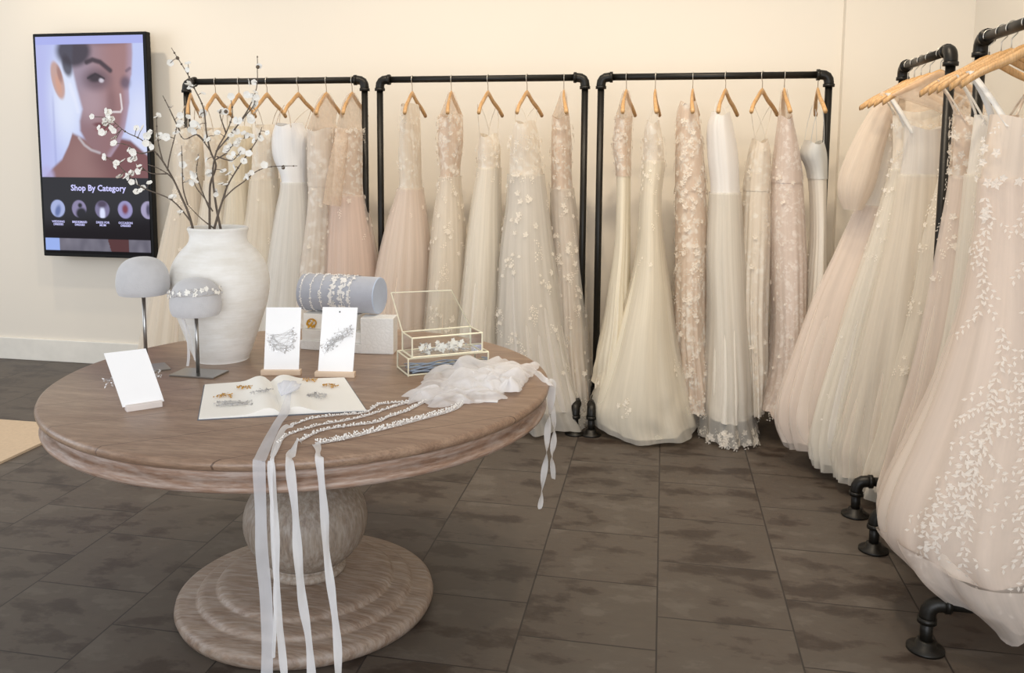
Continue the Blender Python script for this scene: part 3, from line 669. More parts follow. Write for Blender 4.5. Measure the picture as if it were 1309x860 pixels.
gown('ivory beaded tulle gown between the puff-sleeved and the square-neck gowns',g4,4.27,[(150,1142,1205),(215,1140,1205),(300,1116,1210),(400,1082,1220),(500,1053,1235),(570,1036,1245),(606,1036,1250)],215,l_iv,ivory,'straps',h,over=o_iv,b=(.06,.06,.14),amp=.028,folds=20,lace=(('fall',150,160,380,.012),('scatter',60,300,600,.008)),lmat='lace_cool',seed=42)
h=wh(4.12,-.05,'wooden hanger with white straps on the far right-wall rack',KA)
gown('ivory gown with square white bodice, wide straps and deep pleated skirt',g4,4.10,[(162,1157,1212),(190,1156,1214),(222,1152,1216),(300,1138,1222),(400,1112,1232),(500,1088,1240),(580,1070,1250),(622,1068,1258)],222,grey,champ,'wide',h,over=o_iv,b=(.06,.06,.13),amp=.03,folds=22,seed=43,strapmat=white2)
h=wh(3.97,.06,'wooden hanger nearest on the far right-wall rack, beside its post',KA)
gown('champagne gown edged with small lace flowers, nearest on the far right-wall rack',g4,3.96,[(150,1212,1262),(215,1206,1262),(300,1184,1265),(370,1172,1270),(450,1152,1275),(550,1125,1280),(615,1106,1285),(640,1100,1290)],215,l_nude,champ,'mesh',h,over=o_iv,b=(.05,.05,.10),amp=.024,folds=20,lace=(('fall',200,150,420,.016),('cluster',7,320,520,.013)),seed=44)
# --- right wall, near rack
h=wh(3.42,.05,'wooden hanger deepest on the near right-wall rack',KB)
gown('blush gown with sheer nude bodice, deepest on the near right-wall rack',g5,3.42,[(150,1222,1300),(225,1218,1300),(300,1205,1305),(400,1186,1312),(500,1162,1320),(600,1132,1330),(652,1122,1335)],225,l_nude,rose,'straps',h,over=o_bl,b=(.06,.05,.10),amp=.026,folds=20,lace=(('fall',110,150,360,.016),),seed=51)
h=wh(3.30,-.04,'wooden hanger second from the back on the near right-wall rack',KB)
h=wh(3.21,.03,'wooden hanger in the middle of the near right-wall rack',KB)
gown('smooth ivory gown with banded waist between two blush gowns on the near rack',g5,3.22,[(150,1247,1330),(222,1238,1330),(300,1230,1335),(400,1216,1345),(500,1195,1355),(600,1160,1365),(668,1135,1370)],222,ivory,ivory,'straps',h,over=o_iv,b=(.05,.05,.10),amp=.022,folds=16,seed=52)
h=wh(3.08,.05,'wooden hanger holding straps above the vine lace gown',KB)
gown('large blush gown with white leafy vine lace and gathered tulle hem, closest to the viewer',g5,2.98,[(150,1268,1372),(228,1256,1378),(300,1250,1384),(400,1230,1400),(500,1196,1415),(580,1163,1425),(640,1136,1432),(690,1124,1432),(735,1142,1425),(780,1180,1400)],228,rose,blush,'wide',h,over=o_bl,b=(.08,.07,.29),amp=.026,folds=12,lace=(('fall',60,150,330,.018),('vine',20,225,740,.0195)),lmat='lace_cool',seed=53,hem_extra=.12,rag=.014,crum=.05,ruffle=690,strapmat=white2)
h=wh(2.96,-.03,'wooden hanger nearest the viewer, cut by the right frame edge',KB)

# ------------------------------------------------------------------ table
TZ=.78; TC=Vector((-1.19,2.755,0)); TR=.834
tb=thing('pedestal_table','large round brown wooden pedestal table in the foreground','table',TC)
MB().lathe(TC+Vector((0,0,0)),[(0,TZ-.035),(TR-.05,TZ-.035),(TR-.012,TZ-.032),(TR-.002,TZ-.024),(TR,TZ-.014),(TR-.004,TZ-.005),(TR-.012,TZ),(0,TZ)],128).out('tabletop',MT['table_top'],tb)
MB().lathe(TC,[(0,TZ-.096),(TR-.05,TZ-.096),(TR-.022,TZ-.094),(TR-.012,TZ-.088),(TR-.009,TZ-.080),(TR-.013,TZ-.072),(TR-.020,TZ-.068),(TR-.021,TZ-.0655),(TR-.030,TZ-.064),(TR-.038,TZ-.058),(TR-.043,TZ-.048),(TR-.042,TZ-.040),(TR-.036,TZ-.034),(0,TZ-.034)],144).out('apron',MT['table_rim'],tb)
PC=Vector((-1.18,2.70,0)); rb=.21; cz=.295
pr=[(0,.112),(.120,.112),(.133,.118),(.133,.130),(.122,.136),(.122,.142),(.128,.148),(.126,.156),(.112,.160)]
pr+=[(rb*math.cos(a),cz+.178*math.sin(a)) for a in [-.90+k*(.90+1.05)/18 for k in range(19)]]
pr+=[(.09,.46),(.09,.49),(.15,.51),(.17,.53),(.17,.684),(0,.684)]
MB().lathe(PC,pr,72).out('pedestal',MT['ped'],tb)
MB().lathe(PC,[(0,0),(.415,0),(.430,.006),(.437,.024),(.433,.042),(.418,.052),(.370,.055),(.362,.058),(.360,.066),(.352,.074),(.335,.079),(.305,.081),(.297,.084),(.295,.092),(.285,.100),(.262,.105),(.16,.109),(.13,.114),(0,.114)],96).out('pedestal_base',MT['ped_base'],tb)
onT=lambda x,y: at_z(x,y,TZ)

# ------------------------------------------------------------------ vase
vb=onT(284,458); sc=(onT(318,458)-onT(250,458)).length/68   # metres per pixel at the vase
vc=Vector((vb.x,vb.y+.0,TZ))
vp=[(0,0),(.47,0),(.50,.02),(.60,.25),(.74,.62),(.86,.95),(.915,1.22),(.91,1.42),(.84,1.66),(.70,1.85),(.575,1.97),(.535,2.04),(.525,2.12),(.545,2.19),(.56,2.23),(.545,2.26),(.49,2.25),(.47,2.15),(.50,2.0),(.6,1.85),(.6,1.2),(.4,.2),(0,.15)]
rw=(123*sc/2)/.915; hs=(462-292)*sc/2.26*1.0
m=MB().lathe(vc,[(r*rw,z*hs) for r,z in spline(vp[:16],4)+vp[16:]],96)
vase=m.out('flower_vase',MT['ceramic'],None,True,vc); tag(vase,'big whitewashed ceramic vase holding blossom branches on the table','vase')
# ------------------------------------------------------------------ blossom branches
def c2(x,y): return (100+x/3.072,40+y/3.072)
VY=vc.y
BR={
 'left':dict(Y=-.05,col=[[(246,290),(240,270),(232,252),(222,230),(208,206),(196,192),(180,178),(160,168),(142,152)],[(246,286),(220,256),(181,239),(162,222),(149,209),(134,200)],[(222,230),(214,222),(200,214),(188,210)],[(214,218),(217,200),(224,172),(226,160)],[(208,206),(202,180),(200,152)],[(215,222),(196,222),(186,218)],[(196,192),(178,196),(165,186)]],
  lab='blossom branch leaning left from the vase in front of the screen'),
 'tall':dict(Y=.03,col=[[(268,292),(268,262),(269,235),(276,212),(269,193),(264,170),(260,138),(248,112),(240,95),(227,74),(219,61)],[(269,193),(258,178),(246,168),(232,158)],[(240,95),(241,86)],[(262,182),(252,172),(236,178),(228,168)],[(248,112),(236,108)],[(230,168),(218,142),(208,122)]],
  lab='tall blossom branch rising to the upper left out of the vase'),
 'upright':dict(Y=.0,col=[[(282,292),(276,261),(272,222),(277,193),(289,170),(297,147),(295,125)],[(277,193),(300,165),(318,138),(328,112),(329,86),(329,71)],[(289,170),(282,150),(281,142)],[(300,165),(312,150),(324,135),(327,122)],[(274,205),(290,195),(302,180),(318,176)],[(277,200),(296,205),(306,196)]],
  lab='upright blossom branch with a thin tip beside the black rail'),
 'right':dict(Y=-.06,col=[[(274,292),(280,270),(286,252),(292,235),(308,209),(328,180),(335,162)],[(284,256),(298,242),(312,232),(328,219),(347,213),(380,212)],[(240,262),(234,240),(233,209),(232,186)],[(272,270),(262,254),(250,238),(246,222)],[(268,268),(252,226),(253,205)],[(274,292),(258,280),(240,262)]],
  lab='low blossom branch reaching right from the vase over the gowns')}
BL=[c2(*p) for p in [(55,335),(82,378),(108,400),(118,330),(125,360),(140,390),(150,420),(140,440),(108,495),(147,527),(200,465),(215,470),(230,380),(270,410),(265,440),(290,455),(240,530),(235,550),(195,570),(232,590),(280,595),(245,625),(320,410),(345,415),(308,337),(365,300),(220,505),(175,510),(430,150),(455,215),(490,245),(430,210),(390,380),(450,380),(490,320),(520,430),(460,590),(450,560),(365,650),(410,525),(600,255),(690,200),(685,255),(695,240),(580,315),(640,350),(675,340),(650,400),(600,410),(620,440),(665,410),(610,480),(580,470),(690,430),(715,420),(670,480),(650,510),(560,320),(535,410),(680,555),(730,525),(805,535),(570,550),(470,500),(510,560),(540,640),(400,710),(665,570),(500,420),(400,360),(385,400),(105,365),(132,345),(185,575),(205,555),(335,425),(440,385),(455,395),(620,395),(690,300),(700,315),(605,500),(595,455),(640,470),(560,600),(505,505),(430,590),(120,318),(390,105),(705,140),(545,630),(400,330),(620,350),(675,255),(455,570)]]
pet=None
def blossom_mesh():
    m=MB(); rr=random.Random(3)
    for k in range(5):
        a=2*PI*k/5
        for (t0,t1,w0,w1,z0,z1) in ((.0,.45,.34,.58,.02,.10),(.45,.85,.58,.5,.10,.2),(.85,1.05,.5,.18,.2,.26)):
            d=Vector((math.cos(a),math.sin(a),0)); n=Vector((-math.sin(a),math.cos(a),0)); z=Vector((0,0,1))
            m.add([d*t0-n*w0+z*z0,d*t0+n*w0+z*z0,d*t1+n*w1+z*z1,d*t1-n*w1+z*z1],[(0,1,2,3)])
    for k in range(4): m.ball((.12*math.cos(k*1.6),.12*math.sin(k*1.6),.14),.07,5,3)
    me=bpy.data.meshes.new('blossom'); me.from_pydata(m.v,[],m.f); me.materials.append(MT['petal']); return me
bme=blossom_mesh()
brs=[]
for key,d in BR.items():
    root=thing('blossom_branch',d['lab'],'branch',vc+Vector((0,0,.02)),'white blossom branches in the vase')
    m=MB(); YY=VY+d['Y']; segs=[]
    for ci,pl in enumerate(d['col']):
        n=len(pl); P3=[]
        for i,(x,y) in enumerate(pl):
            k=i/(n-1); yy=YY+(.04*math.sin(ci*2.1)*k if ci else .03*k)
            if y>=286: yy=VY+d['Y']*.6
            P3.append(tuple(at_y(x,y,yy)))
        S_=spline(P3,5); r0=(.0048,.0028)[ci>0]; r1=.0011
        if ci==0 or pl[0][1]>286:
            b0=Vector(S_[0]); S_=[tuple(vc+Vector(((b0.x-vc.x)*.4,(b0.y-vc.y)*.4,.05)))]+S_
        m.tube(S_,[r0+(r1-r0)*i/(len(S_)-1) for i in range(len(S_))],7)
        for i in range(0,len(S_),4):   # nodes along the twig
            if i>3: m.ball(S_[i],.0042 if ci==0 else .003,5,4)
        segs+=[Vector(p) for p in S_[3:]]
    brs.append((root,segs,m))
RM={}
RJ=random.Random(21); BL=[p for p in BL]+[(p[0]+RJ.gauss(0,4.5),p[1]+RJ.gauss(0,4.5)) for k,p in enumerate(BL) if k%5!=0 and p[0]<372]
for bi,(x,y) in enumerate(BL):
    best=None
    for (root,segs,cnt) in brs:
        for p in segs:
            c=M.transposed()@(p-EYE); px,py=PX+f*c.x/-c.z,PY_-f*c.y/-c.z; dd=math.hypot(px-x,py-y)
            if best is None or dd<best[0]: best=(dd,p,root)
    dd,p,root=best; q=at_y(x,y,p.y+R.uniform(-.02,.012))
    s=R.uniform(.0095,.0145)
    dark=bi in(88,89,44,61)
    o=bpy.data.objects.new('blossom' if not dark else 'bud',bme); C.objects.link(o); o.parent=root; o.location=q-root.location
    o.rotation_euler=(R.uniform(.3,2.0),R.uniform(-.6,.6),R.uniform(-1,1)); o.scale=(s,s,s)
    if dark:
        C.objects.unlink(o); bpy.data.objects.remove(o); mm=MB(); mm.ball(q,.007,7,5); mm.out('bud',MT['bud'],root)
    if (q-p).length>.004: dict((a.name,c_) for a,_,c_ in brs)[root.name].tube([p,(p+q)/2+Vector((0,0,.003)),q],.0012,5)
for (root,segs,_) in brs:
    _.out('stem',MT['branch'],root)

# ------------------------------------------------------------------ felt heads on stands
def head(label,px,topy,boty,wpx,basec,rotb,base_px=62):
    B=onT(*basec); s=(onT(basec[0]+30,basec[1])-onT(basec[0]-30,basec[1])).length/60
    c=at_y(px,(topy+boty)/2,B.y); r=wpx/2*s
    t=thing('display_stand',label,'display stand',B,'grey felt heads on steel stands')
    zb=at_y(px,boty,B.y).z; zt=at_y(px,topy,B.y).z; hh=zt-zb; C0=Vector((c.x,B.y,zb))
    pf=[(0,0),(r*.80,0),(r*.92,hh*.04),(r*.985,hh*.16),(r,hh*.32),(r*.985,hh*.45),(r*.93,hh*.62),(r*.80,hh*.79),(r*.58,hh*.92),(r*.3,hh*.985),(0,hh)]
    MB().lathe(C0,[q for q in spline(pf[:],4)],56).out('felt_head',MT['felt'],t)
    MB().tube([Vector((c.x,B.y,TZ+.004)),Vector((c.x,B.y,zb+.01))],.0065,16).out('pole',MT['steel'],t)
    m=MB().box((c.x+.004,B.y,TZ+.003),(base_px*s,.105,.006),rotb); bevel(m.out('base_plate',MT['steel'],t,False),.001)
    return c,r,zb,hh,B
head('bare grey felt display head on a steel pole, left of the vase',182.5,328,376,65,(190,472),.75,50)
hc,hr,hzb,hhh,hB=head('grey felt display head in front of the vase, wearing a beaded headband',250,355,402,64,(254,478),-.03)
# floral headband with trailing ribbons
t=thing('floral_headband','silver and white flower headband wrapped on the grey felt head by the vase','headband',(hc.x,hB.y,hzb+hhh*.6))
m=MB(); m2=MB(); rr=random.Random(5)
for k in range(70):
    a=PI+PI*(k/69)*1.0-.0; a=rr.uniform(PI*.95,2*PI*1.05); z=hzb+hhh*(.62+.10*math.sin(a*1.0+2.2)+rr.uniform(-.09,.09)); r=hr*(.985-.10*max(0,(z-hzb)/hhh-.55))+.004
    p=Vector((hc.x+r*math.cos(a),hB.y+r*math.sin(a),z)); N=Vector((math.cos(a),math.sin(a),.25)).normalized()
    if rr.random()<.5: flower(m,p,N,rr.uniform(.006,.010),rr)
    else: m2.ball(p+N*.002,rr.uniform(.002,.0035),6,4)
m.out('flowers',MT['petal'],t,False); m2.out('beads',MT['silver'],t)
MB().tube([Vector((hc.x+(hr*.975+.002)*math.cos(a),hB.y+(hr*.975+.002)*math.sin(a),hzb+hhh*.60)) for a in [2*PI*i/40 for i in range(41)]],.0015,6).out('wire',MT['silver'],t)
def strip(P,w,mat,name,parent,dirs=None,wave=.25,loc=None,seed=0):
    """ribbon: flat strip along P; widthwise vector twists gently"""
    rr=random.Random(seed); P=[Vector(p) for p in P]; V=[];F=[];n=len(P); ph=rr.uniform(0,6)
    for i,p in enumerate(P):
        T=(P[min(i+1,n-1)]-P[max(i-1,0)]).normalized(); d=Vector(dirs[i]) if dirs else Vector((1,0,0))
        d=(d-T*d.dot(T)).normalized(); Nn=T.cross(d); a=wave*math.sin(i*.35+ph); d2=d*math.cos(a)+Nn*math.sin(a)
        ww=w[i] if isinstance(w,list) else w
        for q in (-1,-.5,0,.5,1): V.append(p+d2*ww*q*.5+Nn*(.0015*math.sin(q*4+i*.6)))
    for i in range(n-1):
        for q in range(4): F.append((i*5+q,i*5+q+1,i*5+q+6,i*5+q+5))
    return mk(name,V,F,mat,parent,True,None,loc)
rb_=[at_y(232,404,hB.y-.03),at_y(238,425,hB.y-.035),at_y(241,450,hB.y-.03),at_y(240,468,hB.y-.03)]
strip(spline([tuple(p) for p in rb_],6),.010,MT['ribbon'],'ribbon',t,wave=.7)
rb_=[at_y(232,404,hB.y-.02),at_y(244,430,hB.y-.02),at_y(249,460,hB.y-.02)]
strip(spline([tuple(p) for p in rb_],6),.007,MT['ribbon'],'ribbon',t,wave=.7)

# ------------------------------------------------------------------ jewellery cards
def comb(name,label,c,ux,uy,N,w,h,mat,n=60,seed=0,shape=None,group=None,stuff=None):
    rr=random.Random(seed); t=MB(); c=Vector(c)
    pts=[]
    for i in range(n):
        if shape: a,b=shape(rr)
        else: a,b=rr.uniform(-1,1),rr.uniform(-1,1)
        p=c+ux*a*w/2+uy*b*h/2+N*rr.uniform(.002,.006); pts.append(p)
        if rr.random()<.55: t.ball(p,rr.uniform(.0012,.0028),5,4)
        else: leafmesh(t,p,(ux*rr.uniform(-1,1)+uy*rr.uniform(-1,1)).normalized(),N,rr.uniform(.006,.011),.0022,.3)
    for i in range(0,n-3,2): t.tube([pts[i],(pts[i]+pts[i+1])/2+N*.002,pts[i+1]],.00035,4)
    o=t.out(name,mat,None,True,c); tag(o,label,'hair accessory',group); return o
def card(bl_,br_,tl_,lean,wpx,label,blabel,bmat,hl,hseed,back=False,flip=False,bend=0,htop=None):
    A=onT(*bl_); B=onT(*br_); ux=(B-A).normalized(); n=Vector((ux.y,-ux.x,0)); # toward viewer
    if n.y>0: n=-n
    w=(B-A).length; mid=(A+B)/2; kw=1.16 if bend else .88
    bc=mid-n*.014+Vector((0,0,.009)); t=MB(); m3=Matrix((ux,-n,Vector((0,0,1)))).transposed()
    t.box(bc,(w,.028,.018),mat3=m3); blk=t.out('card_holder',bmat,None,False,(bc.x,bc.y,TZ)); bevel(blk,.0015); tag(blk,blabel,'card holder','wooden card holders on the table')
    # card: leaning plane from the slot
    hpx=htop; base=bc+Vector((0,0,.004)); cw=w*kw
    Hc=hpx; up=(Vector((0,0,1))-n*lean).normalized(); cn=(n+Vector((0,0,1))*lean).normalized()
    V=[];F=[];nr=14
    sk=tl_
    for i in range(nr+1):
        t_=i/nr; p=base+up*Hc*t_+ux*sk*t_-n*bend*t_*t_
        for s in(-1,1):
            for th in(0,1): V.append(p+ux*s*cw/2-cn*.0012*th)
    for i in range(nr):
        a=i*4; F+=[(a,a+2,a+6,a+4),(a+3,a+1,a+5,a+7),(a+1,a,a+4,a+5),(a+2,a+3,a+7,a+6)]
    F+=[(0,1,3,2),(nr*4,nr*4+2,nr*4+3,nr*4+1)]
    c=mk('jewelry_card',V,F,MT['card'],None,False,None,base); tag(c,label,'card','white jewellery cards on the table')
    return base,up,ux,cn,Hc,cw,sk,n
s0=(onT(400,470)-onT(340,470)).length/60
# card behind the book, left
b_,u_,x_,n_,H_,w_,sk_,nn=card((333,480),(384,480),.008,.12,50,'white jewellery card with silver leaf comb, nearer the vase','pale wood block holding the card nearer the vase',MT['block'],1,1,htop=79*s0)
MB  # keep
def ring(rr):
    a=rr.uniform(PI*.85,PI*2.25); r=rr.uniform(.65,1.05); return (r*math.cos(a),r*math.sin(a)+(.25 if a>PI*1.8 else 0))
comb('hair_comb','silver beaded leaf comb pinned to the card nearer the vase',b_+u_*H_*.50+x_*sk_*.5+n_*.001,x_,u_,n_,w_*.85,H_*.42,MT['silver'],85,1,ring)
b_,u_,x_,n_,H_,w_,sk_,nn=card((402,482),(453,483),.014,.12,50,'white jewellery card with punched hole and silver comb, in front of the books','pale wood block holding the card in front of the books',MT['block'],1,2,htop=81*s0)
mm=MB(); mm.lathe((0,0,0),[(0,0),(.0028,0),(.0028,.0006),(0,.0006)],12); hp_=b_+u_*H_*.93+x_*sk_*.93+n_*.0004
q=n_.to_track_quat('Z','Y').to_matrix(); hole=mk('punched_hole',[hp_+q@v for v in mm.v],mm.f,MT['screw'],None,False,None,hp_)
cardo=[o for o in C.objects if o.name.startswith('jewelry_card')][-1]
hole.parent=cardo; hole.location=hp_-cardo.location
comb('hair_comb','silver sprig comb pinned to the card in front of the books',b_+u_*H_*.52+x_*sk_*.5+n_*.001,x_,u_,n_,w_*.95,H_*.44,MT['silver'],95,2,lambda r:((lambda k:(k+r.gauss(0,.12),k*.8+r.gauss(0,.22)))(r.uniform(-.9,.9))))
b_,u_,x_,n_,H_,w_,sk_,nn=card((162,527),(208,520),-.036,.25,48,'blank white bent card at the left end of the table','whitewashed wood block holding the blank white card',MT['block_white'],1,3,htop=.162,bend=.014)
comb('hair_comb','silver hair comb peeking out behind the blank white card',b_+u_*H_*.50+x_*sk_*.5-n_*.012,x_,u_,-n_,w_*1.45,H_*.16,MT['silver'],60,3)

# ------------------------------------------------------------------ open book
Lq=[onT(262,493),onT(254,537),onT(440,484),onT(468,526)]; g0,g1_=onT(346,489),onT(361,531)
bk=thing('open_book','open white lookbook lying flat at the front of the table','book',(onT(360,510)))
def page(s,t,lift=0):
    """s -1..1 across, t 0 back..1 front"""
    a=(g0.lerp(Lq[0],-s) if s<0 else g0.lerp(Lq[2],s)); b=(g1_.lerp(Lq[1],-s) if s<0 else g1_.lerp(Lq[3],s))
    p=a.lerp(b,t); e=abs(s); h=.010+.016*math.exp(-((e-.18)/.16)**2)-.012*math.exp(-(e/.05)**2)-.005*e
    return p+Vector((0,0,max(.003,h)+lift))
for sgn in(-1,1):
    V=[];F=[];ns,nt=24,6
    for i in range(ns+1):
        for j in range(nt+1):
            p=page(sgn*i/ns,j/nt); V.append(p)
    k0=len(V)
    for i in range(ns+1):
        for j in range(nt+1):
            p=V[i*(nt+1)+j].copy(); p.z=TZ+.0025; V.append(p)
    for i in range(ns):
        for j in range(nt):
            a=i*(nt+1)+j; F.append((a,a+1,a+nt+2,a+nt+1)); F.append((k0+a,k0+a+nt+1,k0+a+nt+2,k0+a+1))
        for j in (0,nt): a=i*(nt+1)+j; F.append((a,a+nt+1,k0+a+nt+1,k0+a))
    for i in (0,ns):
        for j in range(nt): a=i*(nt+1)+j; F.append((a,a+1,k0+a+1,k0+a))
    mk('pages',V,F,MT['paper'],bk,True).modifiers.new('s','EDGE_SPLIT')
cc=[Lq[0],Lq[1],Lq[3],Lq[2]]; cen=sum(cc,Vector())/4
m=MB(); ex=[cen+(p-cen)*1.015 for p in cc]; m.hexa([Vector((p.x,p.y,TZ)) for p in ex],[Vector((p.x,p.y,TZ+.0025)) for p in ex]); m.out('cover',MT['cover'],bk,False)
def onpage(px,py):
    best=None
    for i in range(-40,41):
        for j in range(0,21):
            p=page(i/40,j/20); c=M.transposed()@(p-EYE); d=math.hypot(PX+f*c.x/-c.z-px,PY_-f*c.y/-c.z-py)
            if best is None or d<best[0]: best=(d,p)
    return best[1]
UX,UY,UZ=Vector((1,0,0)),Vector((0,1,0)),Vector((0,0,1))
for (x,y,w,h,mat,lab,rot,n) in [(286,507,.055,.026,'gold','gold leaf hair pin on the left page, nearer the outer edge',.2,34),(315,497,.055,.022,'gold','gold leaf hair pin on the left page, near the fold',.15,34),(396,487,.05,.022,'gold','gold leaf hair pin on the right page, near the fold',0,34),(422,494,.055,.024,'gold','gold leaf hair pin on the right page, nearer the outer edge',-.15,34),
        (300,518,.12,.03,'silver','long silver leaf vine lying along the left page',.28,80),(334,501,.07,.018,'silver','small silver sprig climbing the left page beside the fold',.9,36),(405,508,.07,.03,'silver','silver leaf comb lying on the right page',-.4,60)]:
    p=onpage(x,y); ux=Vector((math.cos(rot),math.sin(rot),0)); uy=Vector((-math.sin(rot),math.cos(rot),0))
    comb('hair_pin',lab,p+Vector((0,0,.001)),ux,uy,UZ,w,h*1.6,MT[mat],n,int(x),None,'hair pins on the open book')

# ------------------------------------------------------------------ stack of boxes, roll, bracelets
def boxon(name,label,cat,c0,c1,dep,z0,z1_,mat,grp=None,bev=.002):
    """front-left and front-right pixels on the plane z0"""
    A,B=at_z(*c0,z0),at_z(*c1,z0); ux=(B-A).normalized(); n=Vector((-ux.y,ux.x,0))
    m=MB(); b=[A,B,B+n*dep,A+n*dep]; m.hexa(b,[p+Vector((0,0,z1_-z0)) for p in b]); c=sum(b,Vector())/4
    o=m.out(name,mat,None,False,c); bevel(o,bev); 
    if label: tag(o,label,cat,grp)
    return A,B,n,o
sB=(onT(460,450)-onT(400,450)).length/60
A,B,n_,o=boxon('closed_book','white closed book at the bottom of the stack under the bracelet roll','book',(384,446),(463,452),.15,TZ,TZ+.036,MT['emboss'],'closed books under the roll')
A,B,n_,o=boxon('closed_book','grey-white closed book in the middle of the stack under the bracelet roll','book',(386,434),(461,439),.14,TZ+.036,TZ+.078,MT['ceramic'],'closed books under the roll')
A,B,n_,o=boxon('closed_book','cream closed book on top of the stack under the bracelet roll','book',(388,419),(455,423),.14,TZ+.078,TZ+46*sB-.002,MT['paper'],'closed books under the roll')
zb1=TZ+.083
A2,B2,n2,o2=boxon('gift_box','white embossed square box beside the books, right of the punched card','box',(461,452),(503,453),.085,TZ,TZ+46*sB,MT['emboss'])
# gold cuff lying on top book
# bracelet roll
rY=A.y+.07; e0=at_y(390,382,rY); e1=at_y(488,383,rY-.0); r=23.5*sB*1.02
zc=max(TZ+46*sB+r*.0,e0.z); ax=Vector((e1.x-e0.x,-.03,0)); L=ax.length; ax.normalize()
zc=TZ+46*sB+r+.001
p0=Vector((e0.x,rY,zc)); p1=p0+ax*L
roll=thing('bracelet_roll','grey velvet bracelet roll lying on the books and white box','display roll',(p0+p1)/2)
up=Vector((0,0,1)); sd=ax.cross(up).normalized()
def rollring(c,rad,n=40): return [c+up*math.cos(2*PI*i/n)*rad+sd*math.sin(2*PI*i/n)*rad for i in range(n)]
m=MB(); n=40; V=rollring(p0,r)+rollring(p1,r); m.add(V,[(i,(i+1)%n,n+(i+1)%n,n+i) for i in range(n)]+[tuple(range(n))]); m.out('cushion',MT['velvet'],roll)
m=MB(); V=rollring(p1,r)+rollring(p1+ax*.004,r*.97); m.add(V,[(i,(i+1)%n,n+(i+1)%n,n+i) for i in range(n)]+[tuple(range(n,2*n))]); m.out('end_cap',MT['velvet_cap'],roll,False)
# small stand so the roll reaches down to the lower book stack
for k,(fx,lab,den,wd) in enumerate([(.06,'thin beaded bracelet, leftmost on the velvet roll',46,.004),(.19,'thin beaded bracelet second from left on the velvet roll',50,.005),(.32,'beaded bracelet third from left on the velvet roll',60,.007),(.47,'wide floral beaded headband around the middle of the velvet roll',120,.016),(.60,'wide sparkling beaded headband, fifth along the velvet roll',120,.014),(.70,'narrow beaded headband nearest the bare end of the velvet roll',70,.007)]):
    rr=random.Random(k+40); m=MB(); c=p0+ax*L*fx
    for i in range(int(den*1.9)):
        a=rr.uniform(-PI*.45,PI*1.0) if k>=3 else 2*PI*i/den
        a=rr.uniform(0,2*PI); q=c+ax*rr.uniform(-wd,wd)*.9+(up*math.cos(a)+sd*math.sin(a))*(r+.003); N=(up*math.cos(a)+sd*math.sin(a))
        if k>=3 and rr.random()<.5: flower(m,q,N,rr.uniform(.005,.009),rr)
        else: m.ball(q,rr.uniform(.0018,.0032),5,4)
    P=rollring(c,r+.002,32); m.tube(P+[P[0]],.0014,5,False)
    o=m.out('beaded_bracelet',MT['pearl'],None,True,c); tag(o,lab,'bracelet','beaded bands on the velvet roll')
# gold cuff in front of the books
g=at_y(399,412,A.y-.004); m=MB(); rr=random.Random(9)
for i in range(26):
    a=2*PI*i/26; m.ball(g+Vector((.018*math.cos(a),.006*math.sin(a)*0-.004,.014*math.sin(a))),.003,5,4)
for i in range(14): flower(m,g+Vector((rr.uniform(-.02,.02),-.006,rr.uniform(-.018,.01))),Vector((0,-1,.2)).normalized(),.006,rr)
o=m.out('gold_brooch',MT['gold'],None,True,g); tag(o,'gold beaded brooch hung over the books between the two cards','brooch')

# ------------------------------------------------------------------ glass boxes
def glassbox(label,A,ux,uy,w,d,z0,h,lid=None,grp='brass-edged glass boxes'):
    P=[A,A+ux*w,A+ux*w+uy*d,A+uy*d]; P=[Vector((p.x,p.y,z0)) for p in P]; Q=[p+Vector((0,0,h)) for p in P]; c=sum(P,Vector())/4
    t=thing('glass_box',label,'glass box',c,grp); m=MB(); r=.003
    for i in range(4):
        j=(i+1)%4; m.tube([P[i]+UZ*r,P[j]+UZ*r],r,6); m.tube([Q[i],Q[j]],r,6); m.tube([P[i],Q[i]],r,6)
    m.out('brass_frame',MT['brass'],t,False)
    m=MB()
    for i in range(4): j=(i+1)%4; m.add([P[i],P[j],Q[j],Q[i]],[(0,1,2,3)])
    m.add([p+UZ*.003 for p in P],[(0,1,2,3)]); m.out('glass_panes',MT['glass'],t,False)
    if lid:
        T=lid; m=MB(); E=[Q[3],Q[2],T[1],T[0]]
        for i in range(4): m.tube([E[i],E[(i+1)%4]],r*.75,6)
        l=m.out('lid_frame',MT['brass'],t,False); m=MB(); m.add(E,[(0,1,2,3)]); m.out('lid_pane',MT['glass'],l,False)
    else:
        m=MB(); m.add(Q,[(0,1,2,3)]); m.out('lid_pane',MT['glass'],t,False)
    return P,Q,c
A=onT(522,481); B=onT(624,471); ux=(B-A).normalized(); D=onT(503,468); uy=Vector((-ux.y,ux.x,0)); w=(B-A).length; d=.13
h1=21*(w/102)
P,Q,c=glassbox('lower closed glass box with brass edges, under the open one',A,ux,uy,w,d,TZ,h1)
rr=random.Random(12)
m=MB()
for i in range(9):
    y0=.012+.012*i; pp=[P[0]+ux*(w*(.06+.88*k/12))+uy*y0+UZ*(.008+.004*math.sin(k+i*1.7)+.0008*i) for k in range(13)]; m.tube(pp,.003,5)
o=m.out('folded_ribbon',MT['velvet_cap'],None,True,c+UZ*.004); tag(o,'pale blue folded ribbon inside the lower glass box','ribbon')
z2=TZ+h1+.003; A2_=at_z(527,458,z2); w2=w*.87; lidT=[None,None]
dl=.115
Qb=A2_+uy*dl
t0=at_y(500,374,Qb.y+.02); t1=at_y(577,371,Qb.y+.02)
P2,Q2,c2_=glassbox('upper open glass box with raised glass lid and brass edges',A2_,ux,uy,w2,dl,z2,24*(w/102),lid=[t0,t1])
m=MB(); m3=MB()
